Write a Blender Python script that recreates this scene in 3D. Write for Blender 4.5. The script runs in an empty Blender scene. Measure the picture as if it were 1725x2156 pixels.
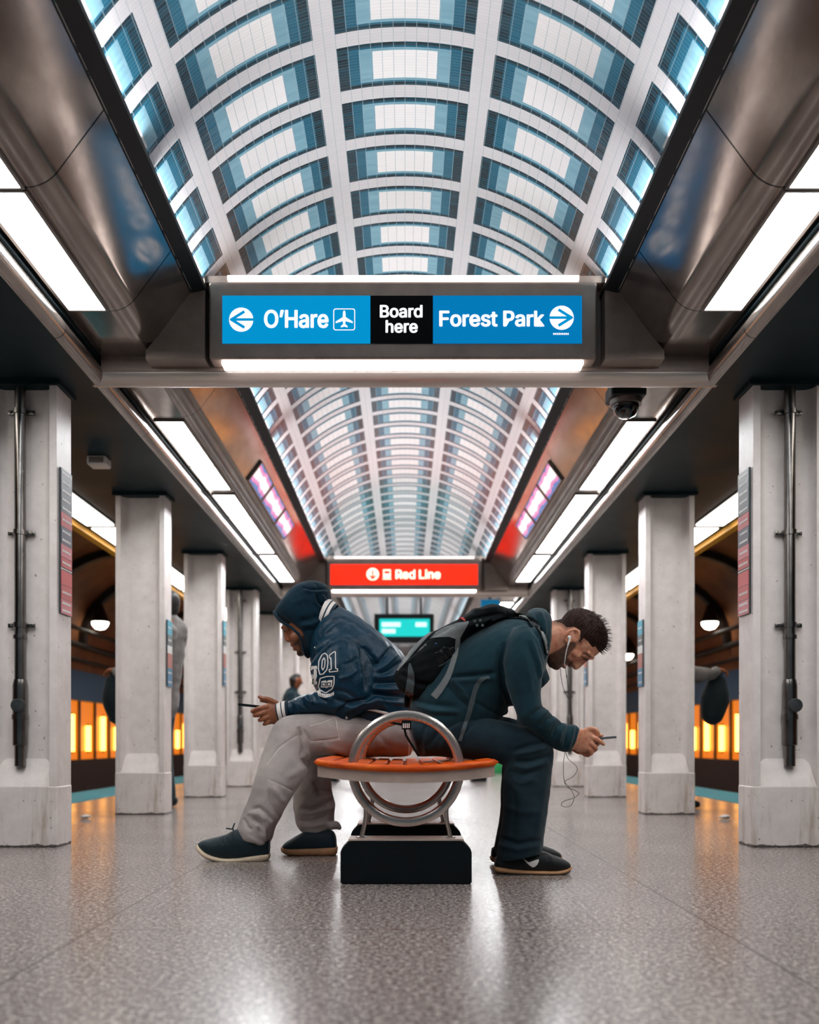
import bpy, bmesh, math, random
import numpy as np
from mathutils import Vector, Matrix

# ------------------------------------------------------------------ camera, light, exposure
SC = bpy.context.scene
COL = SC.collection
F, CX, CY, H = 2000.0, 853.0, 1562.0, 0.52      # focal length in px, vanishing point, eye height

cam_data = bpy.data.cameras.new('camera')
cam = bpy.data.objects.new('camera', cam_data)
COL.objects.link(cam)
cam.location = (0, 0, H)
cam.rotation_euler = (math.radians(90), 0, 0)
cam_data.sensor_width = 36.0
cam_data.sensor_fit = 'AUTO'
cam_data.lens = 36.0 * F / 2156.0
cam_data.shift_x = (862.5 - CX) / 2156.0
cam_data.shift_y = (CY - 1078.0) / 2156.0
cam_data.clip_start = 0.05
cam_data.dof.use_dof = True
cam_data.dof.focus_distance = 4.0
cam_data.dof.aperture_fstop = 1.9
SC.camera = cam

world = bpy.data.worlds.new('world')
SC.world = world
world.use_nodes = True
world.node_tree.nodes['Background'].inputs[0].default_value = (0.25, 0.42, 0.5, 1)
world.node_tree.nodes['Background'].inputs[1].default_value = 0.16

SC.view_settings.view_transform = 'Standard'
SC.view_settings.look = 'None'
SC.view_settings.gamma = 1.0
SC.view_settings.use_curve_mapping = False
SC.view_settings.exposure = 0.08
SC.cycles.use_denoising = True
SC.cycles.max_bounces = 8
SC.cycles.glossy_bounces = 4
SC.cycles.diffuse_bounces = 4
SC.cycles.sample_clamp_indirect = 6.0
SC.cycles.caustics_reflective = False
SC.cycles.caustics_refractive = False

PANEL_E = 26.0          # soffit light panels
FILL_W = 13.0          # added unseen strip lamps that brighten the vault, watts each
TUBE_E = 8.0           # tubes above and below the hanging signs
EDGE_E = 8.0           # light strip over the platform edge
TUNNEL_E = 8.0         # sodium tubes on the tunnel wall

# ------------------------------------------------------------------ helpers
def lin(c):
    if isinstance(c, str):
        c = [int(c[i:i + 2], 16) / 255 for i in (0, 2, 4)]
    return tuple((x / 12.92 if x <= 0.04045 else ((x + 0.055) / 1.055) ** 2.4) for x in c) + (1.0,)

def W(px, py, Y):
    return Vector(((px - CX) / F * Y, Y, H - (py - CY) / F * Y))

class NT:
    """small node-tree writer"""
    def __init__(s, name):
        s.m = bpy.data.materials.new(name)
        s.m.use_nodes = True
        s.n = s.m.node_tree.nodes
        s.l = s.m.node_tree.links
        s.b = s.n['Principled BSDF']
    def new(s, t, **kw):
        n = s.n.new(t)
        for k, v in kw.items():
            setattr(n, k, v)
        return n
    def put(s, sock, v):
        if isinstance(v, bpy.types.NodeSocket):
            s.l.new(v, sock)
        else:
            sock.default_value = v
    def math(s, op, a, b=None, c=None, clamp=False):
        n = s.new('ShaderNodeMath', operation=op, use_clamp=clamp)
        s.put(n.inputs[0], a)
        if b is not None:
            s.put(n.inputs[1], b)
        if c is not None:
            s.put(n.inputs[2], c)
        return n.outputs[0]
    def mix(s, f, a, b, blend='MIX'):
        n = s.new('ShaderNodeMix', data_type='RGBA', blend_type=blend)
        s.put(n.inputs[0], f)
        s.put(n.inputs[6], a)
        s.put(n.inputs[7], b)
        return n.outputs[2]
    def coord(s, which='Object'):
        return s.new('ShaderNodeTexCoord').outputs[which]
    def sep(s, v):
        n = s.new('ShaderNodeSeparateXYZ')
        s.l.new(v, n.inputs[0])
        return n.outputs
    def noise(s, vec, scale, detail=3, rough=0.55, dist=0.0):
        n = s.new('ShaderNodeTexNoise')
        if vec is not None:
            s.l.new(vec, n.inputs['Vector'])
        n.inputs['Scale'].default_value = scale
        n.inputs['Detail'].default_value = detail
        n.inputs['Roughness'].default_value = rough
        n.inputs['Distortion'].default_value = dist
        return n.outputs['Fac']
    def ramp(s, f, stops, interp='LINEAR'):
        n = s.new('ShaderNodeValToRGB')
        s.put(n.inputs[0], f)
        e = n.color_ramp
        e.interpolation = interp
        while len(e.elements) < len(stops):
            e.elements.new(0.5)
        for el, (p, c) in zip(e.elements, stops):
            el.position = p
            el.color = c if len(c) == 4 else tuple(c) + (1,)
        return n.outputs[0]
    def scale(s, vec, sc):
        n = s.new('ShaderNodeMapping')
        s.l.new(vec, n.inputs[0])
        n.inputs['Scale'].default_value = sc
        return n.outputs[0]
    def bump(s, h, strength=0.3, dist=0.01):
        n = s.new('ShaderNodeBump')
        n.inputs['Strength'].default_value = strength
        n.inputs['Distance'].default_value = dist
        s.l.new(h, n.inputs['Height'])
        s.l.new(n.outputs[0], s.b.inputs['Normal'])

def mat(name, color, rough=0.5, metal=0.0, var=0.0, vscale=8.0, bump=0.0, bscale=60.0, spec=0.5, sheen=0.0,
        rvar=0.0, var_color=None, stretch=None, coat=0.0):
    t = NT(name)
    c = lin(color) if not (isinstance(color, tuple) and len(color) == 4) else color
    t.b.inputs['Metallic'].default_value = metal
    t.b.inputs['Roughness'].default_value = rough
    t.b.inputs['Specular IOR Level'].default_value = spec
    t.b.inputs['Sheen Weight'].default_value = sheen
    t.b.inputs['Coat Weight'].default_value = coat
    t.b.inputs['Base Color'].default_value = c
    co = t.coord()
    if stretch:
        co = t.scale(co, stretch)
    if var or var_color:
        f = t.noise(co, vscale, 4)
        f = t.ramp(f, [(0.3, (0, 0, 0, 1)), (0.7, (1, 1, 1, 1))])
        if var_color:
            v = lin(var_color)
        else:
            v = tuple(x * (1 - var) for x in c[:3]) + (1,)
        t.l.new(t.mix(f, c, v), t.b.inputs['Base Color'])
    if rvar:
        f = t.noise(co, vscale * 0.7, 3)
        t.l.new(t.math('MULTIPLY_ADD', f, rvar * 2, rough - rvar), t.b.inputs['Roughness'])
    if bump:
        t.bump(t.noise(co, bscale, 3), bump, 0.01)
    return t.m

def emis(name, color, strength, base=None):
    t = NT(name)
    c = lin(color)
    t.b.inputs['Base Color'].default_value = base or (c[0] * 0.5, c[1] * 0.5, c[2] * 0.5, 1)
    t.b.inputs['Roughness'].default_value = 0.4
    t.b.inputs['Emission Color'].default_value = c
    t.b.inputs['Emission Strength'].default_value = strength
    return t.m

class MB:
    """collects shapes and links them as ONE mesh object"""
    def __init__(s):
        s.v, s.f, s.uv = [], [], None
    def add(s, vs, fs):
        o = len(s.v)
        s.v += [tuple(v) for v in vs]
        s.f += [tuple(i + o for i in f) for f in fs]
    def box(s, x0, x1, y0, y1, z0, z1):
        vs = [(x, y, z) for x in (x0, x1) for y in (y0, y1) for z in (z0, z1)]
        s.add(vs, [(0, 1, 3, 2), (4, 6, 7, 5), (0, 4, 5, 1), (2, 3, 7, 6), (0, 2, 6, 4), (1, 5, 7, 3)])
        return s
    def bbox(s, x0, x1, y0, y1, z0, z1, b=0.004, seg=2):
        bm = bmesh.new()
        bmesh.ops.create_cube(bm, size=1)
        for v in bm.verts:
            v.co = Vector(((x0 + x1) / 2 + v.co.x * (x1 - x0), (y0 + y1) / 2 + v.co.y * (y1 - y0), (z0 + z1) / 2 + v.co.z * (z1 - z0)))
        bmesh.ops.bevel(bm, geom=bm.edges[:], offset=b, segments=seg, affect='EDGES', profile=0.5)
        s.bm(bm)
        return s
    def bm(s, bm):
        bm.verts.index_update()
        s.add([v.co[:] for v in bm.verts], [[v.index for v in f.verts] for f in bm.faces])
        bm.free()
        return s
    def prism(s, poly, fn0, fn1):
        """poly: 2D points; fn0/fn1 map a 2D point to 3D at either end"""
        n = len(poly)
        a = [fn0(p) for p in poly]
        b = [fn1(p) for p in poly]
        s.add(a + b, [tuple(range(n))[::-1], tuple(range(n, 2 * n))] + [(i, (i + 1) % n, (i + 1) % n + n, i + n) for i in range(n)])
        return s
    def extY(s, poly, y0, y1):
        return s.prism(poly, lambda p: (p[0], y0, p[1]), lambda p: (p[0], y1, p[1]))
    def extX(s, poly, x0, x1):
        return s.prism(poly, lambda p: (x0, p[0], p[1]), lambda p: (x1, p[0], p[1]))
    def extZ(s, poly, z0, z1):
        return s.prism(poly, lambda p: (p[0], p[1], z0), lambda p: (p[0], p[1], z1))
    def tube(s, pts, r, n=10, caps=True, flat=None):
        pts = [Vector(p) for p in pts]
        rs = r if isinstance(r, (list, tuple)) else [r] * len(pts)
        rings = []
        prev = None
        for i, p in enumerate(pts):
            d = (pts[min(i + 1, len(pts) - 1)] - pts[max(i - 1, 0)]).normalized()
            if prev is None:
                up = Vector((0, 0, 1)) if abs(d.z) < 0.9 else Vector((0, 1, 0))
                a = d.cross(up).normalized()
            else:
                a = (prev - d * prev.dot(d)).normalized()
            prev = a
            b = d.cross(a)
            rings.append([p + (a * math.cos(2 * math.pi * k / n) + b * math.sin(2 * math.pi * k / n)) * rs[i] for k in range(n)])
        vs = [v for rg in rings for v in rg]
        fs = []
        for i in range(len(pts) - 1):
            for k in range(n):
                fs.append((i * n + k, i * n + (k + 1) % n, (i + 1) * n + (k + 1) % n, (i + 1) * n + k))
        if caps:
            fs += [tuple(range(n))[::-1], tuple(range((len(pts) - 1) * n, len(pts) * n))]
        s.add(vs, fs)
        return s
    def lathe(s, prof, center, n=24, axis='Z'):
        vs = []
        for r, h in prof:
            for k in range(n):
                c, q = r * math.cos(2 * math.pi * k / n), r * math.sin(2 * math.pi * k / n)
                p = {'Z': (c, q, h), 'Y': (c, h, q), 'X': (h, c, q)}[axis]
                vs.append((p[0] + center[0], p[1] + center[1], p[2] + center[2]))
        m = len(prof)
        fs = [(i * n + k, i * n + (k + 1) % n, (i + 1) * n + (k + 1) % n, (i + 1) * n + k) for i in range(m - 1) for k in range(n)]
        fs += [tuple(range(n))[::-1], tuple(range((m - 1) * n, m * n))]
        s.add(vs, fs)
        return s
    def build(s, name, material, parent=None, angle=40, smooth=True):
        me = bpy.data.meshes.new(name)
        o = parent
        off = Vector((0, 0, 0))
        if o is not None:
            off = world_loc(o)
        me.from_pydata([(v[0] - off[0], v[1] - off[1], v[2] - off[2]) for v in s.v], [], s.f)
        me.validate()
        bm = bmesh.new()
        bm.from_mesh(me)
        bmesh.ops.recalc_face_normals(bm, faces=bm.faces)
        bm.to_mesh(me)
        bm.free()
        if smooth:
            me.shade_smooth()
            me.set_sharp_from_angle(angle=math.radians(angle))
        me.materials.append(material)
        ob = bpy.data.objects.new(name, me)
        COL.objects.link(ob)
        if smooth and len(s.v) < 4000:
            wn = ob.modifiers.new('flat', 'WEIGHTED_NORMAL')
            wn.weight = 100
            wn.keep_sharp = True
        if parent is not None:
            ob.parent = parent
        return ob

def world_loc(o):
    v = Vector((0, 0, 0))
    while o is not None:
        v += o.location
        o = o.parent
    return v

def tag(o, label=None, cat=None, group=None, kind=None):
    if label: o['label'] = label
    if cat: o['category'] = cat
    if group: o['group'] = group
    if kind: o['kind'] = kind
    return o

def empty(name, loc, label=None, cat=None, group=None, kind=None):
    o = bpy.data.objects.new(name, None)
    o.empty_display_size = 0.05
    COL.objects.link(o)
    o.location = loc
    return tag(o, label, cat, group, kind)

def copy_tree(o, parent=None):
    c = o.copy()
    COL.objects.link(c)
    c.parent = parent
    for ch in [x for x in COL.objects if x.parent == o]:
        copy_tree(ch, c)
    return c

def circ(cx, cz, r, n=24, a0=0.0, a1=2 * math.pi):
    return [(cx + r * math.cos(a0 + (a1 - a0) * k / n), cz + r * math.sin(a0 + (a1 - a0) * k / n)) for k in range(n if a1 - a0 > 6.28 else n + 1)]

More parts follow.
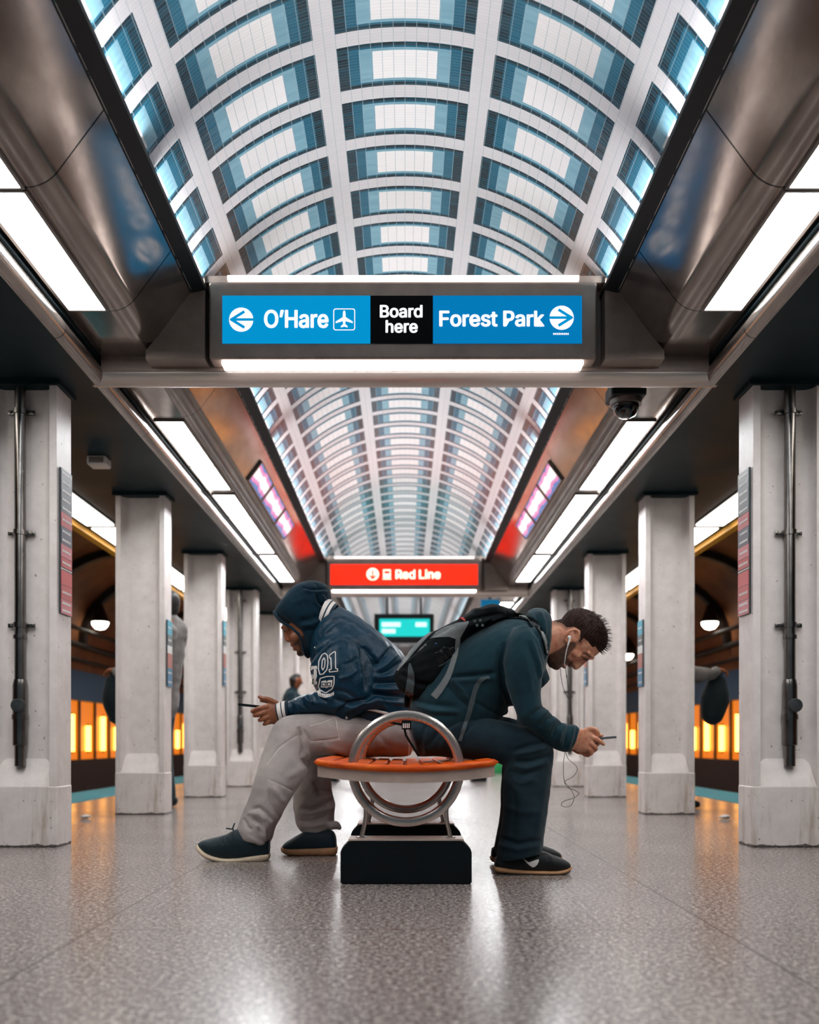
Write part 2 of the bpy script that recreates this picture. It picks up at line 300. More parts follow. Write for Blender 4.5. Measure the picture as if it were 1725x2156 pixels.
# outlines of a bold grotesque alphabet: advance, points (1/1000 em), faces
GLYPH = {'O':(0.533,[(267,-7),(225,-3),(186,7),(150,25),(119,49),(92,79),(70,115),(53,157),(44,203),(40,254),(44,305),(53,352),(70,393),(92,429),(119,459),(150,484),(186,501),(225,512),(267,516),(309,512),(348,501),(384,484),(415,459),(442,429),(464,393),(480,352),(490,305),(493,254),(490,203),(480,157),(464,115),(442,79),(415,49),(384,25),(348,7),(309,-3),(267,53),(296,55),(324,63),(349,76),(372,94),(392,116),(408,144),(420,176),(428,213),(430,254),(428,295),(420,332),(408,365),(392,392),(372,415),(349,433),(324,446),(296,453),(267,456),(237,453),(210,445),(184,433),(161,415),(142,392),(125,364),(113,332),(106,295),(103,254),(106,213),(113,176),(125,144),(142,117),(161,94),(184,76),(210,63),(237,55)],[(17,19,18),(16,19,17),(16,20,19),(15,20,16),(15,21,20),(14,21,15),(14,22,21),(13,55,14),(55,54,14),(54,22,14),(54,53,22),(53,23,22),(52,23,53),(13,56,55),(51,23,52),(13,57,56),(50,23,51),(13,58,57),(50,24,23),(12,58,13),(49,24,50),(12,59,58),(11,59,12),(49,25,24),(48,25,49),(11,60,59),(47,25,48),(11,61,60),(10,61,11),(47,26,25),(46,26,47),(10,62,61),(9,62,10),(46,27,26),(45,27,46),(9,63,62),(8,63,9),(8,64,63),(44,27,45),(44,28,27),(8,65,64),(43,28,44),(7,65,8),(43,29,28),(7,66,65),(42,29,43),(6,66,7),(42,30,29),(6,67,66),(41,30,42),(6,68,67),(40,30,41),(5,68,6),(40,31,30),(5,69,68),(39,31,40),(39,32,31),(4,69,5),(4,70,69),(38,32,39),(4,71,70),(37,32,38),(4,36,71),(36,32,37),(4,32,36),(4,33,32),(3,33,4),(2,33,3),(2,34,33),(1,34,2),(1,35,34),(1,0,35)]),'H':(0.517,[(60,0),(60,509),(125,509),(125,289),(392,289),(392,509),(457,509),(457,0),(392,0),(392,232),(125,232),(125,0)],[(0,2,1),(0,3,2),(4,6,5),(4,7,6),(0,10,3),(10,4,3),(10,9,4),(9,7,4),(0,11,10),(8,7,9)]),'a':(0.389,[(160,-9),(137,-7),(115,-3),(94,5),(76,15),(60,29),(48,45),(38,63),(32,84),(30,108),(32,128),(36,146),(43,161),(53,174),(64,184),(78,193),(92,200),(108,206),(125,211),(143,214),(161,217),(178,220),(200,223),(218,225),(234,227),(247,229),(257,231),(265,235),(271,240),(274,246),(276,255),(276,257),(275,272),(272,285),(267,297),(260,307),(251,315),(240,322),(227,327),(212,330),(196,331),(178,330),(163,327),(149,322),(137,316),(127,309),(118,301),(110,292),(104,283),(100,274),(41,291),(51,313),(64,331),(79,346),(95,358),(114,368),(133,375),(153,380),(173,383),(194,384),(208,384),(223,382),(239,379),(255,375),(271,369),(286,360),(300,350),(312,336),(322,320),(330,301),(335,278),(337,251),(337,0),(277,0),(277,52),(272,52),(267,43),(260,34),(252,25),(242,16),(229,8),(215,1),(199,-4),(181,-7),(170,45),(192,47),(211,51),(228,59),(242,68),(254,80),(263,93),(270,108),(274,122),(276,138),(276,190),(272,187),(267,184),(259,182),(251,180),(241,178),(231,176),(221,174),(210,173),(200,171),(191,170),(182,169),(175,168),(161,166),(147,163),(134,159),(122,153),(112,147),(103,139),(97,130),(93,118),(92,105),(93,93),(96,82),(102,72),(109,64),(119,57),(130,52),(142,48),(156,46)],[(58,60,59),(58,61,60),(57,61,58),(57,62,61),(56,62,57),(56,63,62),(55,63,56),(55,64,63),(55,65,64),(54,65,55),(54,66,65),(53,66,54),(53,67,66),(52,67,53),(52,40,67),(40,39,67),(39,68,67),(51,41,52),(41,40,52),(51,42,41),(38,68,39),(51,43,42),(37,68,38),(51,44,43),(36,68,37),(36,69,68),(51,45,44),(35,69,36),(50,45,51),(50,46,45),(34,69,35),(34,70,69),(50,47,46),(33,70,34),(50,48,47),(49,48,50),(32,70,33),(32,71,70),(31,71,32),(30,71,31),(29,71,30),(29,72,71),(28,72,29),(27,72,28),(26,94,27),(94,72,27),(25,94,26),(24,94,25),(23,94,24),(22,94,23),(21,94,22),(20,94,21),(19,94,20),(18,94,19),(17,94,18),(16,94,17),(15,94,16),(14,94,15),(14,95,94),(93,72,94),(14,96,95),(14,97,96),(13,97,14),(13,98,97),(13,99,98),(13,100,99),(13,101,100),(13,102,101),(12,102,13),(12,103,102),(12,104,103),(12,105,104),(12,106,105),(12,107,106),(12,108,107),(12,109,108),(11,109,12),(11,110,109),(11,111,110),(11,112,111),(10,112,11),(10,113,112),(92,72,93),(10,114,113),(9,114,10),(91,72,92),(9,115,114),(8,115,9),(90,72,91),(8,116,115),(89,72,90),(8,117,116),(7,117,8),(7,118,117),(88,74,89),(74,72,89),(7,119,118),(87,74,88),(7,120,119),(6,120,7),(86,75,87),(75,74,87),(6,121,120),(6,122,121),(86,76,75),(73,72,74),(85,76,86),(6,123,122),(84,76,85),(6,84,123),(6,76,84),(5,76,6),(5,77,76),(5,78,77),(4,78,5),(4,79,78),(4,80,79),(3,80,4),(3,81,80),(2,81,3),(2,82,81),(1,82,2),(1,83,82),(0,83,1)]),'r':(0.259,[(53,0),(53,379),(112,379),(112,321),(115,321),(124,339),(137,354),(152,367),(171,377),(191,383),(213,385),(218,385),(223,385),(229,384),(235,384),(240,384),(243,384),(243,322),(241,323),(236,324),(230,324),(223,325),(215,326),(207,326),(190,324),(174,321),(159,315),(146,306),(135,296),(126,284),(119,269),(115,254),(114,237),(114,0)],[(9,11,10),(9,12,11),(9,13,12),(9,14,13),(9,15,14),(9,16,15),(9,17,16),(8,17,9),(0,2,1),(0,3,2),(7,17,8),(6,17,7),(5,19,6),(19,18,6),(18,17,6),(4,23,5),(23,22,5),(22,21,5),(21,20,5),(20,19,5),(4,24,23),(4,25,24),(0,4,3),(0,31,4),(31,30,4),(30,29,4),(29,28,4),(28,27,4),(27,26,4),(26,25,4),(0,32,31),(0,33,32)]),'e':(0.404,[(212,-8),(177,-5),(145,3),(117,16),(92,35),(72,58),(56,85),(44,116),(37,150),(34,187),(36,224),(44,258),(55,290),(71,317),(91,340),(115,359),(142,373),(172,382),(205,384),(226,383),(246,380),(266,374),(285,366),(303,355),(319,341),(334,324),(347,305),(357,282),(365,256),(370,227),(371,194),(371,169),(75,169),(75,221),(338,221),(310,202),(308,226),(304,248),(298,269),(288,286),(277,301),(263,314),(246,323),(227,328),(205,330),(183,328),(164,323),(146,313),(131,301),(119,286),(109,270),(102,251),(97,231),(96,211),(96,178),(98,151),(102,127),(110,106),(121,88),(135,73),(151,61),(169,53),(190,48),(212,46),(227,47),(241,49),(254,53),(265,58),(276,65),(285,73),(294,82),(300,93),(306,105),(365,91),(358,72),(348,55),(335,39),(320,26),(302,14),(283,4),(261,-3),(237,-7)],[(17,19,18),(17,20,19),(16,20,17),(16,21,20),(16,22,21),(15,22,16),(15,23,22),(14,23,15),(14,24,23),(14,25,24),(13,45,14),(45,44,14),(44,25,14),(43,25,44),(42,25,43),(13,46,45),(42,26,25),(41,26,42),(13,47,46),(12,47,13),(40,26,41),(12,48,47),(40,27,26),(39,27,40),(12,49,48),(11,49,12),(11,50,49),(38,27,39),(38,28,27),(11,51,50),(37,28,38),(10,51,11),(37,29,28),(10,52,51),(36,29,37),(10,33,52),(33,53,52),(36,34,29),(34,30,29),(35,34,36),(9,33,10),(9,32,33),(53,34,33),(53,30,34),(54,30,53),(54,31,30),(8,32,9),(55,31,54),(8,31,32),(8,55,31),(8,56,55),(7,56,8),(7,57,56),(6,57,7),(6,58,57),(71,73,72),(70,73,71),(70,74,73),(6,59,58),(5,59,6),(69,74,70),(5,60,59),(68,74,69),(68,75,74),(67,75,68),(5,61,60),(66,75,67),(4,61,5),(66,76,75),(4,62,61),(65,76,66),(64,76,65),(4,63,62),(63,76,64),(4,76,63),(4,77,76),(3,77,4),(3,78,77),(2,78,3),(2,79,78),(2,80,79),(1,80,2),(1,81,80),(0,81,1)]),'F':(0.41,[(60,0),(60,509),(369,509),(369,452),(125,452),(125,278),(346,278),(346,221),(125,221),(125,0)],[(0,4,1),(4,2,1),(4,3,2),(0,5,4),(0,8,5),(8,6,5),(8,7,6),(0,9,8)]),'o':(0.415,[(207,-8),(174,-5),(144,3),(117,16),(93,35),(72,58),(56,85),(44,116),(37,150),(34,187),(37,225),(44,260),(56,291),(72,318),(93,341),(117,360),(144,374),(174,382),(207,384),(241,382),(271,374),(299,360),(323,341),(343,318),(359,291),(371,260),(379,225),(381,187),(379,150),(371,116),(359,85),(343,58),(323,35),(299,16),(271,3),(241,-5),(207,46),(231,49),(252,55),(270,66),(285,80),(298,97),(307,117),(314,139),(318,163),(319,187),(318,212),(314,236),(307,258),(298,278),(285,296),(270,310),(252,321),(231,328),(207,330),(184,328),(163,321),(145,310),(130,296),(118,278),(108,258),(102,236),(98,212),(96,187),(98,163),(102,139),(108,117),(118,97),(130,80),(145,66),(163,55),(184,49)],[(17,19,18),(16,19,17),(16,20,19),(15,20,16),(15,21,20),(14,21,15),(14,22,21),(13,22,14),(13,54,22),(54,23,22),(13,55,54),(53,23,54),(13,56,55),(52,23,53),(13,57,56),(51,23,52),(12,57,13),(51,24,23),(12,58,57),(50,24,51),(12,59,58),(49,24,50),(11,59,12),(49,25,24),(11,60,59),(48,25,49),(10,60,11),(48,26,25),(10,61,60),(47,26,48),(10,62,61),(46,26,47),(46,27,26),(9,62,10),(9,63,62),(45,27,46),(8,63,9),(8,64,63),(44,27,45),(44,28,27),(8,65,64),(43,28,44),(43,29,28),(7,65,8),(7,66,65),(42,29,43),(7,67,66),(41,29,42),(6,67,7),(41,30,29),(6,68,67),(40,30,41),(5,68,6),(40,31,30),(5,69,68),(39,31,40),(5,70,69),(38,31,39),(4,70,5),(38,32,31),(4,71,70),(37,32,38),(4,36,71),(36,32,37),(4,32,36),(3,32,4),(3,33,32),(2,33,3),(2,34,33),(1,34,2),(1,35,34),(0,35,1)]),'s':(0.365,[(182,-8),(157,-7),(133,-3),(112,3),(93,12),(76,24),(62,38),(50,54),(41,73),(36,94),(94,107),(101,87),(111,72),(124,60),(141,52),(160,47),(181,45),(206,47),(227,53),(244,62),(258,74),(265,88),(268,103),(266,115),(262,126),(254,136),(243,144),(229,150),(212,155),(149,170),(118,180),(92,192),(72,208),(58,227),(50,249),(47,274),(49,295),(55,314),(65,332),(79,347),(95,360),(115,370),(137,378),(161,383),(187,384),(212,383),(234,379),(254,372),(271,363),(286,352),(299,339),(309,324),(318,308),(324,290),(268,277),(262,291),(254,304),(243,316),(228,325),(210,331),(187,333),(166,331),(147,326),(131,317),(119,305),(111,292),(109,277),(110,264),(115,253),(124,243),(136,235),(152,229),(172,223),(229,209),(261,200),(287,187),(306,171),(320,153),(328,131),(331,107),(329,85),(323,65),(312,47),(298,31),(281,18),(260,6),(236,-2),(210,-7)],[(43,45,44),(43,46,45),(42,46,43),(42,47,46),(41,47,42),(41,48,47),(40,48,41),(40,49,48),(39,49,40),(39,50,49),(38,50,39),(38,60,50),(60,51,50),(38,61,60),(59,51,60),(37,61,38),(37,62,61),(58,51,59),(37,63,62),(57,51,58),(57,52,51),(37,64,63),(56,52,57),(36,64,37),(56,53,52),(36,65,64),(55,53,56),(35,65,36),(35,66,65),(54,53,55),(35,67,66),(34,67,35),(34,68,67),(34,69,68),(33,69,34),(33,70,69),(33,71,70),(33,72,71),(32,72,33),(32,73,72),(32,74,73),(31,74,32),(31,75,74),(30,75,31),(30,76,75),(29,76,30),(29,77,76),(28,77,29),(27,77,28),(27,78,77),(26,78,27),(25,78,26),(24,78,25),(24,79,78),(23,79,24),(22,79,23),(9,11,10),(22,80,79),(21,80,22),(8,11,9),(20,80,21),(8,12,11),(20,81,80),(19,81,20),(7,12,8),(7,13,12),(19,82,81),(18,82,19),(7,14,13),(6,14,7),(17,82,18),(6,15,14),(16,82,17),(16,83,82),(6,16,15),(6,83,16),(5,83,6),(5,84,83),(4,84,5),(4,85,84),(3,85,4),(3,86,85),(2,86,3),(2,87,86),(1,87,2),(1,0,87)]),'t':(0.227,[(204,379),(204,327),(6,327),(6,379),(65,471),(126,471),(126,98),(127,83),(130,70),(136,61),(144,55),(156,51),(170,50),(175,50),(180,50),(185,51),(191,52),(197,53),(202,54),(213,2),(207,0),(200,-2),(192,-3),(184,-3),(176,-4),(168,-4),(138,-1),(113,7),(92,21),(77,41),(68,64),(65,93)],[(31,5,4),(31,6,5),(2,0,3),(2,1,0),(31,7,6),(30,7,31),(30,8,7),(30,9,8),(29,9,30),(29,10,9),(29,11,10),(17,19,18),(16,19,17),(15,19,16),(29,12,11),(14,19,15),(13,19,14),(12,19,13),(29,19,12),(28,19,29),(27,19,28),(26,19,27),(26,20,19),(26,21,20),(25,21,26),(25,22,21),(25,23,22),(25,24,23)]),'P':(0.445,[(60,0),(60,509),(235,509),(272,506),(305,499),(332,487),(356,471),(375,452),(390,430),(400,404),(407,377),(409,348),(407,318),(400,291),(390,265),(375,243),(356,223),(332,207),(305,195),(272,188),(235,186),(109,186),(109,242),(233,242),(257,244),(279,248),(297,256),(312,266),(324,279),(333,294),(339,310),(343,328),(344,348),(343,367),(339,385),(333,402),(324,416),(312,428),(297,439),(279,446),(257,451),(232,452),(125,452),(125,0)],[(0,42,1),(42,2,1),(42,3,2),(42,4,3),(42,5,4),(42,6,5),(42,7,6),(42,41,7),(41,40,7),(40,8,7),(0,22,42),(22,43,42),(39,8,40),(38,8,39),(37,8,38),(37,9,8),(36,9,37),(35,9,36),(35,10,9),(34,10,35),(33,10,34),(33,11,10),(32,11,33),(31,11,32),(31,12,11),(30,12,31),(30,13,12),(29,13,30),(28,13,29),(28,14,13),(27,14,28),(26,14,27),(26,15,14),(25,15,26),(24,15,25),(23,15,24),(23,16,15),(0,21,22),(43,23,22),(43,20,23),(20,16,23),(20,17,16),(20,18,17),(20,19,18),(0,20,21),(0,43,20)]),'k':(0.381,[(110,137),(110,212),(121,212),(284,379),(360,379),(184,199),(177,199),(53,0),(53,509),(114,509),(114,0),(294,0),(148,186),(191,229),(372,0)],[(7,9,8),(7,1,9),(1,10,9),(2,4,3),(2,13,4),(13,5,4),(2,12,13),(5,14,13),(7,0,1),(10,2,1),(10,12,2),(0,5,6),(0,14,5),(10,11,12),(7,14,0),(10,14,7),(11,14,10)]),'B':(0.456,[(60,0),(60,509),(241,509),(274,507),(304,501),(329,491),(350,477),(367,461),(381,442),(390,421),(396,398),(398,374),(397,353),(393,336),(387,320),(378,307),(368,295),(356,286),(343,278),(329,272),(315,267),(315,262),(331,260),(347,254),(363,245),(378,234),(391,220),(402,203),(411,184),(416,161),(418,136),(416,111),(410,88),(400,67),(386,48),(368,31),(344,18),(317,8),(284,2),(247,0),(125,57),(245,57),(281,60),(309,67),(330,80),(344,96),(353,115),(355,137),(354,153),(350,169),(342,184),(333,197),(320,209),(306,218),(289,225),(269,229),(248,231),(125,231),(125,285),(238,285),(256,287),(273,290),(288,296),(302,304),(314,314),(323,326),(330,340),(335,355),(336,372),(333,393),(326,412),(313,429),(294,442),(270,449),(240,452),(125,452)],[(0,75,1),(75,2,1),(75,3,2),(75,4,3),(75,5,4),(75,6,5),(75,7,6),(75,74,7),(74,8,7),(0,58,75),(73,8,74),(72,8,73),(72,9,8),(71,9,72),(70,9,71),(70,10,9),(69,10,70),(69,11,10),(68,11,69),(68,12,11),(67,12,68),(66,12,67),(66,13,12),(65,13,66),(65,14,13),(64,14,65),(64,15,14),(63,15,64),(63,16,15),(62,16,63),(61,16,62),(61,17,16),(60,17,61),(59,17,60),(59,18,17),(0,57,58),(57,59,58),(57,18,59),(57,19,18),(57,20,19),(57,21,20),(57,22,21),(57,23,22),(57,24,23),(57,25,24),(57,56,25),(56,55,25),(55,26,25),(0,40,57),(54,26,55),(53,26,54),(53,27,26),(52,27,53),(51,27,52),(51,28,27),(50,28,51),(49,28,50),(49,29,28),(48,29,49),(48,30,29),(47,30,48),(46,30,47),(46,31,30),(45,31,46),(45,32,31),(44,32,45),(44,33,32),(43,33,44),(42,33,43),(42,34,33),(41,34,42),(0,41,40),(0,34,41),(0,35,34),(0,36,35),(0,37,36),(0,38,37),(0,39,38)]),'d':(0.424,[(195,-8),(165,-6),(137,3),(111,16),(89,34),(70,57),(55,84),(43,116),(36,151),(34,189),(36,227),(43,261),(55,293),(70,320),(89,342),(112,361),(137,374),(165,382),(196,384),(218,383),(237,379),(253,373),(267,364),(278,355),(287,346),(295,336),(301,327),(306,319),(311,319),(311,509),(372,509),(372,0),(313,0),(313,59),(307,59),(301,50),(295,41),(287,31),(277,21),(266,12),(252,4),(236,-3),(217,-7),(205,47),(226,49),(246,55),(263,65),(278,78),(290,95),(299,115),(306,138),(310,162),(312,189),(310,216),(306,241),(300,263),(290,282),(278,299),(263,312),(246,322),(227,328),(205,330),(182,328),(162,322),(145,311),(130,298),(118,281),(108,261),(102,239),(98,215),(96,189),(98,163),(102,139),(109,117),(118,97),(130,80),(145,66),(162,55),(182,49)],[(28,30,29),(28,31,30),(17,19,18),(17,20,19),(16,20,17),(16,21,20),(15,21,16),(15,22,21),(15,23,22),(14,23,15),(14,24,23),(14,25,24),(13,61,14),(61,25,14),(61,26,25),(13,62,61),(60,26,61),(59,26,60),(13,63,62),(59,27,26),(58,27,59),(13,64,63),(12,64,13),(58,28,27),(58,57,28),(57,56,28),(56,55,28),(55,54,28),(54,31,28),(12,65,64),(12,66,65),(11,66,12),(11,67,66),(10,67,11),(10,68,67),(53,31,54),(10,69,68),(9,69,10),(52,31,53),(9,70,69),(9,71,70),(51,31,52),(8,71,9),(8,72,71),(50,31,51),(7,72,8),(7,73,72),(49,31,50),(7,74,73),(6,74,7),(48,31,49),(6,75,74),(47,33,48),(33,31,48),(5,75,6),(5,76,75),(46,33,47),(5,77,76),(45,34,46),(34,33,46),(45,35,34),(32,31,33),(4,77,5),(4,78,77),(44,35,45),(44,36,35),(4,43,78),(43,36,44),(4,36,43),(4,37,36),(3,37,4),(3,38,37),(3,39,38),(2,39,3),(2,40,39),(2,41,40),(1,41,2),(1,42,41),(0,42,1)]),'h':(0.41,[(114,227),(114,0),(53,0),(53,509),(114,509),(114,287),(102,287),(116,319),(132,344),(152,362),(175,374),(200,382),(227,384),(252,383),(275,377),(295,369),(313,356),(328,340),(341,321),(350,298),(355,271),(357,240),(357,0),(296,0),(296,235),(293,263),(286,286),(273,304),(256,318),(235,326),(210,329),(192,328),(176,324),(161,317),(147,308),(136,297),(126,283),(119,266),(115,248)],[(2,4,3),(2,6,4),(6,5,4),(11,13,12),(11,14,13),(10,14,11),(10,15,14),(9,15,10),(9,16,15),(8,16,9),(8,17,16),(7,31,8),(31,17,8),(31,30,17),(30,18,17),(29,18,30),(7,32,31),(28,18,29),(7,33,32),(28,19,18),(6,33,7),(27,19,28),(6,34,33),(6,35,34),(26,19,27),(26,20,19),(6,36,35),(2,37,6),(37,36,6),(25,20,26),(25,21,20),(2,38,37),(24,21,25),(2,0,38),(24,22,21),(23,22,24),(2,1,0)]),'R':(0.449,[(60,0),(60,509),(236,509),(273,506),(305,500),(333,489),(356,473),(376,455),(390,433),(401,408),(407,381),(409,352),(407,323),(401,296),(390,271),(376,250),(356,232),(333,217),(305,206),(273,200),(236,198),(96,198),(96,255),(234,255),(258,256),(280,260),(298,267),(313,276),(325,287),(334,300),(340,316),(344,333),(345,352),(344,371),(340,389),(334,405),(325,419),(313,430),(298,440),(279,446),(258,451),(233,452),(125,452),(125,0),(353,0),(230,229),(303,229),(428,0)],[(0,22,1),(22,42,1),(42,2,1),(42,3,2),(42,4,3),(42,5,4),(42,6,5),(42,7,6),(42,41,7),(41,40,7),(40,8,7),(22,43,42),(39,8,40),(38,8,39),(37,8,38),(37,9,8),(36,9,37),(35,9,36),(35,10,9),(34,10,35),(33,10,34),(33,11,10),(32,11,33),(31,11,32),(31,12,11),(30,12,31),(30,13,12),(29,13,30),(28,13,29),(28,14,13),(27,14,28),(26,14,27),(26,15,14),(25,15,26),(24,15,25),(23,15,24),(0,21,22),(43,23,22),(43,45,23),(45,15,23),(45,16,15),(45,46,16),(46,17,16),(43,20,45),(20,44,45),(47,17,46),(18,47,17),(19,47,18),(20,47,19),(0,20,21),(0,43,20),(44,47,20)]),'L':(0.393,[(60,0),(60,509),(125,509),(125,57),(361,57),(361,0)],[(0,2,1),(0,3,2),(0,4,3),(0,5,4)]),'i':(0.167,[(84,443),(73,444),(63,448),(54,455),(47,463),(43,472),(41,483),(43,494),(47,504),(54,512),(63,518),(73,522),(84,524),(95,522),(105,518),(114,512),(121,504),(125,494),(126,483),(125,472),(121,463),(114,455),(105,448),(95,444),(53,0),(53,379),(114,379),(114,0)],[(24,26,25),(24,27,26),(11,13,12),(10,13,11),(10,14,13),(9,14,10),(9,15,14),(8,15,9),(8,16,15),(7,16,8),(7,17,16),(6,17,7),(6,18,17),(5,18,6),(5,19,18),(4,19,5),(4,20,19),(3,20,4),(3,21,20),(2,21,3),(2,22,21),(1,22,2),(1,23,22),(0,23,1)]),'n':(0.41,[(114,227),(114,0),(53,0),(53,379),(112,379),(112,287),(102,287),(116,319),(132,344),(152,362),(175,374),(200,382),(227,384),(252,383),(275,377),(295,369),(313,356),(328,340),(341,321),(350,298),(355,271),(357,240),(357,0),(296,0),(296,235),(293,263),(286,286),(273,304),(256,318),(235,326),(210,329),(192,328),(176,324),(161,317),(147,308),(136,297),(126,283),(119,266),(115,248)],[(11,13,12),(11,14,13),(10,14,11),(2,4,3),(2,6,4),(6,5,4),(10,15,14),(9,15,10),(9,16,15),(8,16,9),(8,17,16),(7,31,8),(31,17,8),(31,30,17),(30,18,17),(29,18,30),(7,32,31),(28,18,29),(7,33,32),(28,19,18),(6,33,7),(27,19,28),(6,34,33),(6,35,34),(26,19,27),(26,20,19),(6,36,35),(2,37,6),(37,36,6),(25,20,26),(25,21,20),(2,38,37),(24,21,25),(2,0,38),(24,22,21),(23,22,24),(2,1,0)]),'’':(0.177,[(52,318),(82,509),(151,509),(98,318)],[(0,2,1),(0,3,2)])}

def text_part(name, s, x0, x1, z0, z1, Y, material, parent, track=0.0):
    """lettering facing the viewer's side (-Y), fitted to a rectangle"""
    pts, fs, pen = [], [], 0.0
    for ch in s:
        if ch == ' ':
            pen += 0.17
            continue
        adv, co, ff = GLYPH[ch]
        o = len(pts)
        pts += [(pen + c[0] / 1000, c[1] / 1000) for c in co]
        fs += [tuple(q + o for q in f) for f in ff]
        pen += adv + track
    k0, base = len(pts), list(pts)
    f0 = list(fs)
    layer = [0] * k0
    for q, (ox, oy) in enumerate(((-.026, 0), (.026, 0), (0, .018), (0, -.018), (-.018, .015), (.018, .015), (-.018, -.015), (.018, -.015))):
        pts += [(x + ox, y + oy) for x, y in base]
        fs += [tuple(i + (q + 1) * k0 for i in t) for t in f0]
        layer += [q + 1] * k0
    co = np.array(pts)
    lo, hi = co.min(0), co.max(0)
    X = x0 + (co[:, 0] - lo[0]) / (hi[0] - lo[0]) * (x1 - x0)
    Z = z0 + (co[:, 1] - lo[1]) / (hi[1] - lo[1]) * (z1 - z0)
    m = MB()
    m.add([(p, Y - 0.00004 * l, q) for p, q, l in zip(X, Z, layer)], fs)
    return m.build(name, material, parent, smooth=False)

# ------------------------------------------------------------------ materials of the station
def m_floor():
    t = NT('terrazzo')
    co = t.coord()
    x, y, z = t.sep(co)
    sp = t.noise(co, 70, 2, 0.7)
    sp2 = t.noise(co, 190, 1, 0.5)
    big = t.noise(co, 1.3, 3)
    f = t.math('ADD', t.math('MULTIPLY', sp, 0.6), t.math('MULTIPLY', sp2, 0.4))
    c = t.ramp(f, [(0.38, lin('2b2624')), (0.46, lin('6a615e')), (0.54, lin('978b86')), (0.62, lin('d6cbc5'))])
    c = t.mix(t.math('MULTIPLY', t.ramp(big, [(0.35, (0, 0, 0, 1)), (0.7, (1, 1, 1, 1))]), 0.35), c, lin('6f6462'))
    def seam(v, pitch, off, w):
        q = t.math('FRACT', t.math('DIVIDE', t.math('ADD', v, off), pitch))
        d = t.math('MULTIPLY', t.math('SUBTRACT', 0.5, t.math('ABSOLUTE', t.math('SUBTRACT', q, 0.5))), pitch)
        return t.math('LESS_THAN', d, w)
    s1 = t.math('MAXIMUM', seam(x, 1.736, 20.5 * 1.736, 0.0036), seam(y, 0.98, 0.31, 0.0036))
    c = t.mix(t.math('MULTIPLY', s1, 0.8), c, lin('2a2422'))
    t.l.new(c, t.b.inputs['Base Color'])
    t.l.new(t.math('MULTIPLY_ADD', big, 0.14, 0.17), t.b.inputs['Roughness'])
    t.b.inputs['Specular IOR Level'].default_value = 0.62
    t.bump(t.noise(co, 45, 2), 0.06, 0.004)
    return t.m

def m_mosaic():
    t = NT('mosaic_vault')
    uv = t.new('ShaderNodeUVMap').outputs[0]
    u, v, _ = t.sep(uv)                     # u = arc length in m from the crown, v = metres along the vault
    def near(val, pitch, off):
        q = t.math('FRACT', t.math('DIVIDE', t.math('ADD', val, off), pitch))
        return t.math('MULTIPLY', t.math('SUBTRACT', 0.5, t.math('ABSOLUTE', t.math('SUBTRACT', q, 0.5))), pitch)
    PU, PV = 0.6264, 0.3196
    du = t.math('SUBTRACT', near(u, PU, PU * 20.5), 0.043)
    dv = t.math('SUBTRACT', near(v, PV, PV * 40 - 3.659), 0.0376)
    def level(d, a, b, c):
        l = t.math('GREATER_THAN', d, 0.0)
        for w in (a, b, c):
            l = t.math('ADD', l, t.math('GREATER_THAN', d, w))
        return l
    lv = t.math('MINIMUM', level(du, 0.042, 0.087, 0.141), level(dv, 0.020, 0.029, 0.044))
    # tile cells
    cu, cv = 0.045, 0.016
    cell = t.new('ShaderNodeTexWhiteNoise', noise_dimensions='2D')
    comb = t.new('ShaderNodeCombineXYZ')
    t.l.new(t.math('FLOOR', t.math('DIVIDE', u, cu)), comb.inputs[0])
    t.l.new(t.math('FLOOR', t.math('DIVIDE', v, cv)), comb.inputs[1])
    t.l.new(comb.outputs[0], cell.inputs['Vector'])
    pan = t.new('ShaderNodeTexWhiteNoise', noise_dimensions='2D')
    comb2 = t.new('ShaderNodeCombineXYZ')
    t.l.new(t.math('FLOOR', t.math('DIVIDE', t.math('ADD', u, PU * 20.5), PU)), comb2.inputs[0])
    t.l.new(t.math('FLOOR', t.math('DIVIDE', t.math('ADD', v, PV * 40 - 3.659), PV)), comb2.inputs[1])
    t.l.new(comb2.outputs[0], pan.inputs['Vector'])
    base = t.ramp(t.math('MULTIPLY_ADD', lv, 0.2, 0.1), [(0.0, lin('d3cecf')), (0.2, lin('03222d')), (0.4, lin('12586f')), (0.6, lin('7fa9b8')), (0.8, lin('f3eeec'))], 'CONSTANT')
    lf = t.math('MULTIPLY', cell.outputs['Value'], t.ramp(t.math('MULTIPLY_ADD', lv, 0.2, 0.1), [(0.0, (0.04, 0.04, 0.04, 1)), (0.2, (0.22, 0.22, 0.22, 1)), (0.4, (0.3, 0.3, 0.3, 1)), (0.6, (0.25, 0.25, 0.25, 1)), (0.8, (0.03, 0.03, 0.03, 1))], 'CONSTANT'))
    base = t.mix(lf, base, lin('2b7086'))
    # white centres differ a little from panel to panel
    dark = t.math('MULTIPLY', t.math('GREATER_THAN', lv, 3.5), t.math('MULTIPLY', pan.outputs['Value'], 0.22))
    base = t.mix(dark, base, lin('b3a9a8'))
    gu = t.math('LESS_THAN', near(u, cu, cu * 20), 0.0016)
    gv = t.math('LESS_THAN', near(v, cv, 0.0), 0.0010)
    g = t.math('MAXIMUM', gu, t.math('MULTIPLY', gv, 0.45))
    base = t.mix(t.math('MULTIPLY', g, 0.55), base, lin('8fa3aa'))
    t.l.new(base, t.b.inputs['Base Color'])
    t.b.inputs['Roughness'].default_value = 0.2
    t.b.inputs['Specular IOR Level'].default_value = 0.6
    wob = t.math('MULTIPLY_ADD', cell.outputs['Value'], 1.0, t.noise(t.scale(uv, (14, 60, 1)), 1.0, 1))
    t.bump(wob, 0.35, 0.004)
    return t.m

